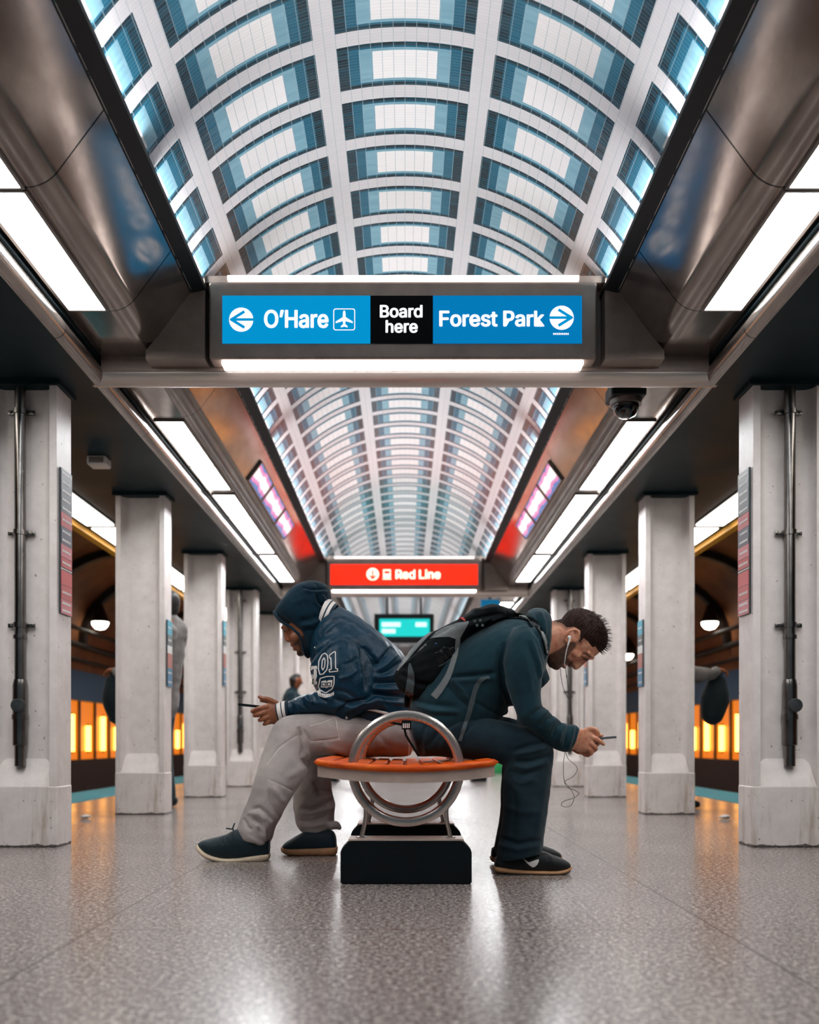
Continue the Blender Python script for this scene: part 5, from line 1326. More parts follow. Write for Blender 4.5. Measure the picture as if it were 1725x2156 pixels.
def m_satin(name, c0, c1):
    t = NT(name)
    co = t.coord()
    n = t.noise(co, 14, 4, 0.6)
    t.l.new(t.mix(n, lin(c0), lin(c1)), t.b.inputs['Base Color'])
    t.l.new(t.math('MULTIPLY_ADD', n, 0.2, 0.30), t.b.inputs['Roughness'])
    t.b.inputs['Specular IOR Level'].default_value = 0.28
    w = t.noise(co, 16, 4, 0.62, 0.5)
    t.bump(w, 0.55, 0.014)
    return t.m

def m_skin(name, skin, red, beard):
    t = NT(name)
    co = t.coord()
    at = t.new('ShaderNodeAttribute', attribute_name='mask')
    s = t.new('ShaderNodeSeparateColor')
    t.l.new(at.outputs['Color'], s.inputs[0])
    n = t.noise(co, 45, 4, 0.6)
    c = t.mix(t.ramp(n, [(0.3, (0, 0, 0, 1)), (0.7, (1, 1, 1, 1))]), lin(skin), lin(red))
    hairs = t.noise(t.scale(co, (1, 1, 1)), 420, 2, 0.7)
    bm_ = t.math('MULTIPLY', s.outputs[0], t.math('MULTIPLY_ADD', hairs, 1.3, 0.20, clamp=True), clamp=True)
    c = t.mix(bm_, c, lin(beard))
    c = t.mix(t.math('MULTIPLY', s.outputs[1], 0.8), c, lin(red))
    c = t.mix(s.outputs[2], c, lin('0b0706'))
    t.l.new(c, t.b.inputs['Base Color'])
    t.b.inputs['Roughness'].default_value = 0.48
    t.b.inputs['Subsurface Weight'].default_value = 0.08
    t.b.inputs['Subsurface Radius'].default_value = (0.01, 0.004, 0.002)
    t.bump(t.noise(co, 260, 3, 0.6), 0.12, 0.001)
    return t.m

M['hoodie'] = m_cloth('hoodie_teal', '08222b', '1a3d47', weave=500, spec=.15)
M['jeans'] = m_cloth('jeans_dark', '061d27', '22363f', weave=800, spec=.15, wstr=0.35, big=5)
M['satin'] = m_satin('satin_navy', '021f2e', '083c54')
M['hood'] = m_cloth('hood_navy', '021a26', '082c3c', weave=500, spec=.15, sheen=0.1)
M['sweats'] = m_cloth('sweats_grey', '867d79', 'c4b9b4', weave=420, spec=.1, wstr=0.4, big=4)
M['rib_white'] = m_cloth('rib_white', 'ded4ce', 'f0e8e2', weave=300)
M['rib_navy'] = m_cloth('rib_navy', '05202e', '0a2e40', weave=300)
M['pack'] = m_cloth('pack_black', '03080b', '0e1518', weave=600, rough=0.7, sheen=0.0, spec=0.12)
M['pack_grey'] = m_cloth('pack_grey', '4c5356', '7b7d7c', weave=400, rough=0.7)
M['webbing'] = m_cloth('webbing', '2f3d42', '4f5b5e', weave=500, rough=0.65)
M['shoe_black'] = m_cloth('shoe_black', '03161e', '0a2833', weave=400, rough=0.6)
M['shoe_mesh'] = m_cloth('shoe_mesh', '070c0e', '15191b', weave=300, rough=0.6)
M['sole_cream'] = mat('sole_cream', 'd8c3a8', 0.6, var=0.25, vscale=20)
M['sole_gum'] = mat('sole_gum', 'c08d61', 0.55, var=0.3, vscale=25)
M['skin_l'] = m_skin('skin_light', 'e2a988', 'c87a5c', '2b1a14')
M['skin_d'] = m_skin('skin_dark', 'a0623f', '7d4229', '0d0807')
M['hair'] = mat('hair_brown', '38221a', 0.6, var=0.7, vscale=90, spec=0.15)
M['phone'] = mat('phone_black', '0a1014', 0.2, coat=0.5)
M['phone_silver'] = mat('phone_silver', 'b9b5b2', 0.25, 0.9)
M['white_plastic'] = mat('white_plastic', 'f2efec', 0.3)
M['wire_dark'] = mat('wire_dark', '3a3634', 0.4)
M['ink_dark'] = mat('lash_dark', '120b09', 0.6)
M['stitch'] = mat('stitch_pale', 'd6cac4', 0.8)
M['metal_snap'] = mat('metal_snap', 'd8d5d2', 0.25, 1.0)
M['applique'] = mat('applique_white', 'e9e4df', 0.75)

# ================================================================== the man with the backpack (faces right)
YR = 3.88
r_torso = [(872, 1548, 985, 1562, YR, .170), (860, 1500, 1015, 1542, YR, .185), (872, 1450, 1052, 1520, YR, .185), (912, 1398, 1088, 1478, YR, .185),
           (965, 1350, 1122, 1448, YR, .195), (1022, 1318, 1142, 1424, YR, .195), (1072, 1302, 1150, 1398, YR, .155), (1108, 1298, 1155, 1372, YR, .085)]
r_uarm = [(1082, 1322, 1124, 1318, 3.72, .055), (1066, 1352, 1146, 1338, 3.70, .078), (1056, 1398, 1149, 1382, 3.685, .078), (1062, 1440, 1143, 1422, 3.68, .072),
          (1076, 1482, 1139, 1458, 3.68, .066), (1090, 1518, 1141, 1486, 3.68, .06), (1108, 1532, 1140, 1500, 3.685, .045)]
r_farm = [(1092, 1520, 1136, 1478, 3.68, .05), (1112, 1534, 1147, 1490, 3.69, .056), (1136, 1554, 1166, 1507, 3.70, .052), (1160, 1573, 1187, 1523, 3.72, .05),
          (1185, 1583, 1205, 1526, 3.745, .05), (1196, 1583, 1214, 1528, 3.755, .046), (1203, 1580, 1220, 1534, 3.76, .040)]
def far(st, dY, dx=0, dy=0):
    return [(a + dx, b + dy, c + dx, d + dy, 2 * YR - Y + dY, h) for a, b, c, d, Y, h in st]
r_leg = [(890, 1512, 892, 1592, 3.80, .09), (935, 1505, 925, 1594, 3.79, .092), (1000, 1508, 985, 1598, 3.77, .09), (1058, 1518, 1035, 1604, 3.76, .086),
         (1108, 1530, 1060, 1610, 3.75, .082), (1148, 1545, 1064, 1618, 3.745, .08), (1166, 1578, 1062, 1628, 3.745, .08), (1164, 1612, 1062, 1645, 3.745, .079),
         (1159, 1655, 1060, 1675, 3.75, .078), (1152, 1715, 1058, 1728, 3.755, .078), (1145, 1762, 1050, 1772, 3.755, .08), (1142, 1788, 1045, 1802, 3.755, .084), (1141, 1797, 1046, 1812, 3.755, .082)]
r_head = [(1268, 1330, 1262, 1312, YR, .022), (1273, 1347, 1244, 1295, YR, .052), (1268, 1366, 1222, 1286, YR, .068), (1258, 1378, 1202, 1288, YR, .075),
          (1243, 1386, 1187, 1300, YR, .077), (1229, 1388, 1176, 1313, YR, .075), (1210, 1393, 1166, 1328, YR, .069), (1192, 1401, 1159, 1345, YR, .060),
          (1172, 1408, 1153, 1362, YR, .047), (1158, 1405, 1150, 1382, YR, .030)]
r_neck = [(1132, 1306, 1140, 1380, YR, .06), (1150, 1308, 1152, 1388, YR, .064), (1172, 1306, 1164, 1378, YR, .060), (1190, 1304, 1184, 1366, YR, .060)]

person_r = None
B = Soft()
B.loft(r_head, n=36).loft(r_neck)
# nose, nostril, lips, brow, chin, cheek, eyelid
B.chain([(1240, 1385, YR, .008), (1230, 1392, YR, .0095), (1220, 1400, YR, .011), (1213, 1404.5, YR, .0125)])
B.chain([(1232, 1384, YR, .014), (1218, 1392, YR, .017), (1206, 1396, YR, .016)])
B.ball(1210, 1400, YR - .010, .010, .008, .008).ball(1210, 1400, YR + .010, .010, .008, .008)
B.chain([(1199, 1400, YR - .016, .006), (1201, 1403, YR, .0075), (1199, 1400, YR + .016, .006)])
B.chain([(1188, 1401, YR - .018, .006), (1189, 1404.5, YR, .0085), (1188, 1401, YR + .018, .006)])
B.ball(1170, 1403, YR, .020, .026, .014, 30)
B.chain([(1240, 1375, YR - .052, .008), (1246, 1383, YR - .025, .010), (1247, 1385, YR, .009), (1246, 1383, YR + .025, .010), (1240, 1375, YR + .052, .008)])
for sg in (-1, 1):
    B.ball(1230, 1379, YR + sg * .036, .013, .012, .012)
    B.ball(1213, 1374, YR + sg * .050, .026, .016, .020, 45)
    # ear: rim and hollow
    ye = YR + sg * .080
    B.chain([(1192, 1352, ye - sg * .006, .0055), (1189, 1344, ye, .0055), (1194, 1334, ye + sg * .006, .0055), (1203, 1327, ye + sg * .007, .0055), (1213, 1326, ye + sg * .004, .0055), (1218, 1332, ye - sg * .002, .005), (1216, 1340, ye - sg * .006, .0045)])
    B.ball(1203, 1340, ye - sg * .008, .026, .007, .018, 45)
    B.ball(1199, 1350, ye - sg * .004, .009, .006, .008)
# the body under the clothes
B.loft(r_torso, shrink=.78)
for arm in (r_uarm, r_farm):
    B.loft(arm[1:], shrink=.62).loft(far(arm[1:], 0.0), shrink=.62)
B.loft(r_leg[:-1], shrink=.72).loft(far(r_leg[:-1], .03), shrink=.72)
B.chain([(1090, 1770, 3.755, .042), (1095, 1808, 3.75, .038), (1120, 1822, 3.745, .03), (1165, 1828, 3.745, .026)])
B.chain([(1084, 1752, 4.03, .042), (1088, 1788, 4.05, .038), (1110, 1804, 4.06, .03), (1150, 1809, 4.06, .026)])
# near hand: back of the hand to the viewer, fingers round the phone
yh = 3.80
B.loft([(1213, 1532, 1196, 1576, 3.765, .026), (1224, 1535, 1206, 1578, 3.78, .024), (1236, 1531, 1218, 1583, yh, .021), (1247, 1531, 1233, 1583, yh, .019), (1254, 1538, 1243, 1578, yh, .015)])
B.chain([(1240, 1536, yh - .006, .0115), (1250, 1535, yh - .012, .0105), (1258, 1540, yh - .012, .0098), (1260, 1548, yh - .004, .0085)])
B.chain([(1236, 1548, yh + .012, .012), (1250, 1549, yh + .016, .0105), (1261, 1549, yh + .012, .009), (1268, 1548.5, yh + .006, .0075)])
B.chain([(1244, 1550, yh - .010, .0108), (1256, 1556, yh - .016, .0100), (1265, 1562, yh - .013, .0092), (1271, 1567, yh - .006, .008)])
B.chain([(1242, 1563, yh - .008, .0105), (1251, 1570, yh - .014, .0098), (1255, 1577, yh - .006, .009), (1250, 1581, yh + .006, .008)])
B.chain([(1236, 1573, yh - .004, .0098), (1244, 1580, yh - .008, .0088), (1246, 1586, yh - .001, .008), (1241, 1589, yh + .008, .007)])
# far hand under the phone
yf = 3.885
B.loft([(1205, 1534, 1192, 1572, 3.93, .024), (1219, 1540, 1203, 1580, 3.91, .022), (1232, 1546, 1216, 1588, yf, .019), (1242, 1552, 1228, 1588, yf, .016)])
B.chain([(1236, 1552, yf - .006, .0105), (1249, 1556, yf - .012, .0095), (1260, 1558, yf - .020, .0085), (1267, 1559, yf - .03, .0075)])
B.chain([(1236, 1562, yf, .0105), (1247, 1568, yf - .004, .0095), (1256, 1569, yf - .016, .0085), (1260, 1566, yf - .028, .0078)])
B.chain([(1231, 1574, yf, .010), (1240, 1581, yf - .006, .009), (1247, 1582, yf - .018, .0085), (1249, 1577, yf - .028, .0075)])
B.chain([(1224, 1583, yf, .009), (1232, 1589, yf - .006, .0082), (1239, 1591, yf - .014, .0075), (1242, 1588, yf - .022, .007)])
B.chain([(1226, 1545, yf + .002, .011), (1240, 1545, yf - .010, .010), (1252, 1547, yf - .022, .009), (1260, 1549, yf - .030, .0075)])
v, f = B.fuse(0.0034, 5)
p = proj(v)
# beard, lips and lashes follow the face
beard = np.clip(-sdf_poly(p, [(1149, 1385), (1160, 1376), (1178, 1366), (1194, 1354), (1206, 1350), (1216, 1352), (1214, 1362), (1204, 1372), (1197, 1383), (1200, 1389), (1207, 1394), (1207, 1402), (1200, 1408), (1165, 1416), (1148, 1408)]) / 4 + .35, 0, 1)
lips = np.clip(-sdf_poly(p, [(1184, 1397), (1194, 1398), (1196, 1408), (1184, 1410)]) / 2 + .4, 0, 1)
lash = np.clip(-sdf_poly(p, [(1225, 1384), (1232, 1384), (1240, 1389), (1238, 1393), (1229, 1390)]) / 1.2 + .2, 0, 1) * .85
brow = np.clip(-sdf_poly(p, [(1226, 1373), (1234, 1373), (1245, 1382), (1244, 1386), (1235, 1379), (1226, 1377)]) / 1.5 + .3, 0, 1) * .75
ins = p[:, 0] > 1140
HAIR_EDGE = [(1160, 1296), (1168, 1312), (1182, 1314), (1194, 1323), (1208, 1321), (1221, 1328), (1221, 1342), (1217, 1352), (1223, 1353), (1230, 1345), (1238, 1352), (1247, 1364), (1300, 1350), (1300, 1270), (1160, 1260)]
fade = np.clip(1 - sdf_poly(p, HAIR_EDGE) / 7, 0, 1) * .75 * (p[:, 0] < 1236)
not_ear = np.clip((sdf_poly(p, [(1186, 1352), (1188, 1338), (1198, 1325), (1214, 1322), (1222, 1331), (1216, 1346), (1204, 1356)])) / 2, 0, 1)
beard = np.maximum(beard, fade * not_ear)
mk = np.stack([np.where(ins, beard, 0), np.where(ins & (p[:, 1] < 1420), lips, 0), np.where(ins & (p[:, 1] < 1420), np.maximum(lash, brow), 0)], 1)
body_r = link_mesh('person', v, f, M['skin_l'], masks=mk)
tag(body_r, 'person in dark teal hoodie and jeans wearing a backpack and earphones, bent over a phone', 'person')
RV, RFc = v, f
bv_rbody = bvh_of((v, f))

# hair grows from the scalp: the shell follows the head, short at the sides and raised at the brow
HAIR = [(1160, 1296), (1168, 1312), (1182, 1314), (1194, 1323), (1208, 1321), (1221, 1328), (1221, 1342), (1217, 1352), (1223, 1353), (1230, 1345), (1238, 1352), (1247, 1364), (1254, 1362), (1261, 1374), (1272, 1384), (1300, 1370), (1300, 1270), (1160, 1260)]
def scalp(v, f, poly, thick):
    p = proj(v)
    sd = sdf_poly(p, poly)
    keep = np.where(sd < 1.5)[0]
    kset = np.zeros(len(v), bool); kset[keep] = True
    ff = [t for t in f if all(kset[i] for i in t)]
    used = sorted({i for t in ff for i in t})
    idx = {i: k for k, i in enumerate(used)}
    n = normals(v, f)[used]
    vv = v[used]
    t = thick(proj(vv), sd[used], vv)
    return vv + n * t[:, None], [tuple(idx[i] for i in q) for q in ff], vv, n
def hair_t(p, sd, vv):
    edge = np.clip(-sd / 13, 0, 1)
    up = np.clip(((p[:, 0] - 1190) * .72 - (p[:, 1] - 1345) * .4) / 60, 0.0, 1.2)
    flow = np.sin((p[:, 0] * .75 + p[:, 1] * .66) * 1.25 + 2.0 * vnoise(vv, 22, 4)) * .0013 + np.sin((p[:, 0] * .6 + p[:, 1] * .8) * 2.3 + vnoise(vv, 30, 8) * 2) * .0008
    return edge * (.003 + .010 * up + flow) - .0008
hv, hf, sv, sn = scalp(v, f, HAIR, hair_t)
# strands: short tapered locks combed towards the brow
rnd = np.random.RandomState(11)
hn = normals(hv, hf)
hp = proj(hv)
extra_v, extra_f = [], []
pick = rnd.choice(len(hv), 900)
for i in pick:
    sdv = sdf_poly(hp[i:i + 1], HAIR)[0]
    if sdv > -2:
        continue
    frontness = np.clip((hp[i, 0] - 1240) / 35, 0, 1)
    ln = rnd.uniform(.008, .016) + .016 * frontness
    d = np.array([.55 + .3 * frontness, rnd.normal(0, .25), -.35 - .25 * rnd.rand()]) + hn[i] * (.35 + .7 * frontness)
    d /= np.linalg.norm(d)
    a = np.cross(d, hn[i]); a /= max(np.linalg.norm(a), 1e-6)
    r_ = .0011
    b0 = hv[i] - hn[i] * .002
    m1 = b0 + d * ln * .55 + hn[i] * ln * .12
    t1 = b0 + d * ln
    o = len(hv) + len(extra_v)
    extra_v += [b0 + a * r_, b0 - a * r_, b0 + hn[i] * r_ * 1.5, m1 + a * r_ * .7, m1 - a * r_ * .7, m1 + hn[i] * r_, t1]
    extra_f += [(o, o + 1, o + 4, o + 3), (o + 1, o + 2, o + 5, o + 4), (o + 2, o, o + 3, o + 5), (o + 3, o + 4, o + 6), (o + 4, o + 5, o + 6), (o + 5, o + 3, o + 6)]
link_mesh('hair', np.vstack([hv, np.array(extra_v)]), hf + extra_f, M['hair'], body_r)

# hoodie
G = Soft().loft(r_torso, e=2.2).loft(r_uarm).loft(r_farm).loft(far(r_uarm, 0)).loft(far(r_farm, 0))
G.loft([(1097, 1302, 1116, 1352, YR, .10), (1112, 1286, 1130, 1372, YR, .125), (1130, 1280, 1142, 1388, YR, .125), (1147, 1283, 1151, 1390, YR, .11), (1158, 1295, 1154, 1378, YR, .088)])
G.loft([(1130, 1395, 1128, 1440, YR, .09), (1147, 1402, 1134, 1452, YR, .07), (1156, 1424, 1140, 1450, YR, .05), (1158, 1430, 1150, 1440, YR, .03)])
G.loft([(1048, 1400, 1085, 1330, YR - .10, .10), (1062, 1400, 1115, 1330, YR - .10, .10)], n=20)
v, f = G.fuse(0.0055, 8)
R_FOLDS = [
    ([(1062, 1352), (1052, 1395), (1058, 1440), (1072, 1485), (1086, 1515)], -.010, 6), ([(1050, 1350), (1040, 1400), (1046, 1450)], .004, 8),
    ([(1120, 1345), (1136, 1400), (1139, 1428)], .006, 4), ([(1112, 1352), (1128, 1400), (1133, 1432)], -.004, 4), ([(1134, 1335), (1146, 1375), (1148, 1392)], -.004, 3),
    ([(1105, 1370), (1115, 1420), (1120, 1460)], .004, 6), ([(1146, 1489), (1130, 1497), (1118, 1510)], -.007, 4), ([(1155, 1497), (1140, 1506), (1128, 1520)], .006, 4),
    ([(1166, 1507), (1150, 1516), (1138, 1532)], -.006, 3.5), ([(1174, 1514), (1160, 1524), (1150, 1542)], .005, 3.5), ([(1184, 1521), (1172, 1532), (1164, 1552)], -.006, 3.5),
    ([(1192, 1525), (1182, 1540), (1176, 1565)], .006, 4), ([(1200, 1526), (1194, 1545), (1188, 1575)], -.005, 3), ([(1208, 1528), (1205, 1550), (1196, 1580)], .004, 3),
    ([(1214, 1530), (1213, 1552), (1203, 1578)], -.003, 2), ([(946, 1425), (1000, 1421), (1045, 1416)], -.009, 5), ([(950, 1435), (1000, 1432), (1045, 1428)], .004, 6),
    ([(950, 1430), (975, 1455), (985, 1475)], .005, 5), ([(940, 1440), (965, 1470), (990, 1490)], -.005, 5), ([(1000, 1478), (1040, 1500), (1070, 1512)], -.006, 5),
    ([(870, 1470), (905, 1482), (960, 1488)], -.006, 6), ([(870, 1485), (910, 1497), (970, 1500)], .006, 6), ([(868, 1500), (910, 1508), (960, 1506)], -.004, 5),
    ([(1105, 1288), (1120, 1320), (1140, 1345)], -.008, 5), ([(1135, 1284), (1146, 1310), (1148, 1345)], .005, 5), ([(1122, 1283), (1135, 1312), (1143, 1340)], -.004, 4)]
v = creases(v, f, R_FOLDS, noise=(.0012, 7), seed=3)
hoodie = link_mesh('hoodie', v, f, M['hoodie'], body_r)
HV, HF = v, f
# jeans
G = Soft().loft(r_leg, e=2.15).loft(far(r_leg, .03, -5, -11), e=2.15)
G.loft([(858, 1518, 872, 1576, YR, .12), (864, 1510, 880, 1592, YR, .155), (900, 1506, 895, 1593, YR, .17), (960, 1512, 945, 1592, YR, .17)])
v, f = G.fuse(0.0055, 7)
J_FOLDS = [([(1160, 1558), (1120, 1568), (1080, 1580)], -.006, 5), ([(1164, 1570), (1125, 1582), (1078, 1590)], .006, 5), ([(1160, 1590), (1120, 1602), (1085, 1603)], -.007, 5), ([(1155, 1605), (1110, 1618), (1080, 1612)], .005, 6),
           ([(1140, 1620), (1100, 1632), (1072, 1622)], -.006, 6), ([(1130, 1640), (1100, 1650), (1075, 1642)], .003, 6), ([(965, 1510), (920, 1545), (900, 1575)], -.007, 5), ([(985, 1510), (945, 1545), (925, 1580)], .005, 6),
           ([(1010, 1512), (965, 1555), (950, 1585)], -.004, 5), ([(900, 1515), (890, 1545), (880, 1580)], -.006, 5), ([(1060, 1700), (1100, 1712), (1140, 1708)], .003, 9), ([(1052, 1762), (1090, 1776), (1138, 1768)], -.006, 5), ([(1050, 1778), (1090, 1790), (1138, 1781)], .005, 5),
           ([(1075, 1640), (1085, 1700), (1078, 1760)], -.003, 7), ([(1150, 1630), (1140, 1700), (1128, 1770)], .003, 8)]
v = creases(v, f, J_FOLDS, noise=(.0014, 6), seed=9)
link_mesh('jeans', v, f, M['jeans'], body_r)
JV, JF = v, f
bv_r = bvh_of((HV, HF), (JV, JF), (RV, RFc))

# running shoes
def runner(dx, dy, Y, sc):
    T = lambda x, y: (1041 + (x - 1041) * sc + dx, 1840 + (y - 1840) * sc + dy)
    def S(rows):
        return [(*T(a, b), *T(c, d), Y, h * 1.0) for a, b, c, d, h in rows]
    up = Soft().loft(S([(1043, 1805, 1041, 1828, .026), (1052, 1800, 1050, 1832, .034), (1080, 1800, 1080, 1834, .037), (1112, 1798, 1112, 1835, .040), (1140, 1791, 1140, 1836, .043),
                        (1162, 1799, 1164, 1836, .047), (1183, 1807, 1184, 1834, .044), (1197, 1815, 1198, 1830, .030), (1202, 1821, 1202, 1826, .012)]), e=2.3)
    v, f = up.fuse(.0035, 4)
    n = creases(v, f, [([T(1120, 1803), T(1128, 1798), T(1140, 1793)], .004, 2.5), ([T(1150, 1797), T(1154, 1806), T(1152, 1815)], -.002, 2.5), ([T(1160, 1802), T(1164, 1810), T(1162, 1818)], .0015, 2.5), ([T(1045, 1812), T(1060, 1816), T(1090, 1818)], -.0015, 2)], noise=(.0004, 20))
    s = link_mesh('shoe', n, f, M['shoe_mesh'], body_r)
    sl = Soft().loft(S([(1038, 1825, 1041, 1833, .028), (1047, 1822, 1048, 1836, .039), (1080, 1827, 1080, 1839, .041), (1112, 1830, 1112, 1840, .043), (1150, 1831, 1150, 1840, .049), (1180, 1829, 1180, 1839.5, .049), (1197, 1824, 1197, 1835, .035), (1204, 1822, 1204, 1828, .014)]), e=2.8)
    a, b = sl.fuse(.003, 3)
    link_mesh('sole', a, b, M['sole_gum'], s)
    tr = Soft().loft(S([(1041, 1831, 1043, 1835, .032), (1080, 1836.5, 1080, 1840, .041), (1130, 1838, 1130, 1841, .045), (1180, 1837, 1180, 1840.5, .046), (1199, 1831, 1199, 1835, .03)]), e=3)
    c, d = tr.fuse(.0025, 2)
    link_mesh('tread', c, d, M['shoe_mesh'], s)
    return s, n, f, T
s1, sv1, sf1, T1 = runner(0, 0, 3.745, 1.0)
s2, sv2, sf2, T2 = runner(-7, -22, 4.05, .92)
bv = bvh_of((sv1, sf1))
patch(bv, [(1101.5, 1807), (1108, 1812), (1114, 1815.5), (1120, 1817.3), (1127, 1815), (1134.5, 1809), (1135, 1813), (1132, 1820), (1127, 1824.5), (1122, 1826), (1116, 1822.5), (1110, 1817.5), (1105, 1812.5)], .0018, 3.7, 'side_mark', M['applique'], s1)
m = MB()
for k in range(4):
    ribbon_into(m, bv, [(1122 + k * 7, 1806 - k * 2.2), (1128 + k * 7, 1800 - k * 1.0)], 2.2, .002, 3.7, 2)
m.build('laces', M['shoe_mesh'], s1)

# ------------------------------------------------------------------ backpack
bag = empty('backpack', tuple(W(900, 1420, 3.90)), 'black and grey backpack on the back of the person in the hoodie', 'backpack')
YB = 3.885
K = Soft().loft([(838, 1446, 878, 1480, YB, .11), (831, 1424, 918, 1466, YB, .145), (842, 1400, 942, 1432, YB, .155), (868, 1366, 958, 1398, YB, .155), (900, 1337, 972, 1368, YB, .15),
                 (945, 1316, 990, 1345, YB, .145), (992, 1290, 1024, 1326, YB, .135), (1030, 1275, 1056, 1312, YB, .115), (1055, 1278, 1076, 1304, YB, .085), (1078, 1285, 1090, 1300, YB, .05)], e=2.5)
v, f = K.fuse(.005, 8)
PACK_FOLDS = [([(990, 1288), (1020, 1284), (1050, 1280)], .006, 4), ([(960, 1312), (1000, 1300), (1060, 1292)], -.008, 4), ([(985, 1318), (1020, 1308), (1080, 1296)], .006, 4),
              ([(840, 1418), (880, 1440), (930, 1452)], -.008, 7), ([(838, 1440), (870, 1460), (900, 1468)], .006, 7), ([(855, 1392), (900, 1345), (960, 1316)], -.007, 3.5), ([(848, 1404), (862, 1395), (876, 1380)], .005, 4)]
v = creases(v, f, PACK_FOLDS, noise=(.002, 8), seed=21)
link_mesh('main_compartment', v, f, M['pack'], bag)
PKV, PKF = v, f
bvp = bvh_of((PKV, PKF), (HV, HF), (JV, JF))
patch(bvp, [(906, 1345), (920, 1331), (940, 1320), (965, 1312), (986, 1307), (988, 1312), (976, 1330), (968, 1344), (958, 1345), (945, 1341), (925, 1342)], .003, 3.75, 'side_panel', M['pack_grey'], bag)
ribbon(bvp, [(838, 1412), (852, 1392), (872, 1368), (893, 1346), (912, 1328)], [4, 8, 8, 6, 3], .003, 3.78, 'edge_trim', M['pack_grey'], bag)
ribbon(bvp, [(964, 1342), (962, 1366), (955, 1394), (944, 1424), (928, 1450), (914, 1468)], [9, 9, 10, 12, 14, 15], .004, 3.75, 'compression_strap', M['pack_grey'], bag)
ribbon(bvp, [(863, 1396), (866, 1425), (862, 1460), (859, 1490)], [3, 14, 17, 17], .004, 3.75, 'compression_strap', M['webbing'], bag)
ribbon(bvp, [(1031, 1427), (1018, 1429), (1008, 1437), (1000, 1455), (993, 1480), (987, 1503), (978, 1530), (969, 1560)], [4, 6, 9, 10, 10, 9, 8, 7], .005, 3.72, 'waist_strap', M['webbing'], bag)
ribbon(bvp, [(1025, 1313), (1055, 1300), (1086, 1297), (1110, 1302), (1130, 1316), (1142, 1336), (1148, 1358), (1150, 1378)], [9, 12, 13, 12, 11, 10, 9, 6], .006, 3.75, 'shoulder_strap', M['pack'], bag, skirt=.008)
ribbon(bvp, [(1094, 1298), (1112, 1305), (1131, 1319), (1142, 1338), (1148, 1360), (1150, 1376)], [2, 4, 5, 5, 5, 3], .0075, 3.75, 'strap_edging', M['pack_grey'], bag)
# stretch pocket with a dark bottle in it
Q = Soft().ball(917, 1377, 3.765, .090, .035, .058, -33)
a, b = Q.fuse(.004, 4)
a = creases(a, b, [([(884, 1400), (905, 1408), (935, 1398)], .004, 3), ([(890, 1365), (915, 1385), (925, 1402)], -.003, 4)], noise=(.0015, 14), seed=30)
pk = link_mesh('bottle_pocket', a, b, mat('pocket_mesh', '05090b', 0.25, var=.5, vscale=90, bump=.3, bscale=120), bag)
bvq = bvh_of((a, b))
ribbon(bvq, [(878, 1395), (890, 1404), (910, 1406), (932, 1399), (950, 1386)], 2.0, .002, 3.73, 'pocket_hem', M['webbing'], pk)
Q = Soft().ball(921, 1359, 3.742, .014, .010, .018, -30)
a, b = Q.fuse(.002, 3)
link_mesh('bottle_glint', a, b, mat('glint_blue', '0d4f8f', 0.15, coat=.6), bag)  # a blue glint on the bottle, modelled as a coloured lump
m = MB()
for (x, y) in ((1000, 1310), (1004, 1316), (1011, 1308), (1015, 1314)):
    c = drape(bvp, [(x, y)], .006, 3.75)[0]
    m.lathe([(0.0, -.004), (.006, -.003), (.006, .003), (0.0, .004)], c, 10, 'Y')
m.build('buckle', M['webbing'], bag)
ribbon(bvp, [(966, 1304), (972, 1301), (980, 1307)], 4, .004, 3.8, 'red_tab', mat('tab_red', 'b5302a', .6), bag)

# ------------------------------------------------------------------ phone and earphones
ph = empty('phone', tuple(W(1282, 1553, 3.83)), 'thin dark phone with silver edge held by the person in the hoodie', 'phone')
def phone(root, ax, ay, bx, by, Yc, depth, th, edge=None):
    A, Bp = W(ax, ay, Yc), W(bx, by, Yc)
    d = (Bp - A); L = d.length; d.normalize()
    up = Vector((-d.z, 0, d.x))
    if up.z < 0:
        up = -up
    def slab(l0, l1, h0, h1, w, bev):
        bm = bmesh.new()
        bmesh.ops.create_cube(bm, size=1)
        bmesh.ops.scale(bm, vec=(l1 - l0, w, h1 - h0), verts=bm.verts)
        side = [e for e in bm.edges if abs(e.verts[0].co.z - e.verts[1].co.z) > 1e-6]
        bmesh.ops.bevel(bm, geom=side, offset=.009, segments=4, affect='EDGES')
        rim = [e for e in bm.edges if abs(e.verts[0].co.z - e.verts[1].co.z) < 1e-7 and len(e.link_faces) == 2 and abs(e.link_faces[0].normal.dot(e.link_faces[1].normal)) < .5]
        bmesh.ops.bevel(bm, geom=rim, offset=bev, segments=2, affect='EDGES')
        m = MB()
        for vtx in bm.verts:
            c = vtx.co.copy()
            vtx.co = A + d * ((l0 + l1) / 2 + c.x) + up * ((h0 + h1) / 2 + c.z) + Vector((0, c.y, 0))
        m.bm(bm)
        return m
    slab(0, L, -th / 2, th / 2, depth, .0015).build('casing', edge or M['phone'], root)
    slab(.003, L - .003, th / 2 - .0005, th / 2 + .0008, depth - .006, .0003).build('screen_glass', M['phone'], root)
    slab(.002, L - .002, -th / 2 - .0006, -th / 2 + .0005, depth - .004, .0003).build('back_cover', M['phone'], root)
phone(ph, 1241, 1556.5, 1296, 1552, 3.835, .066, .0075, M['phone_silver'])

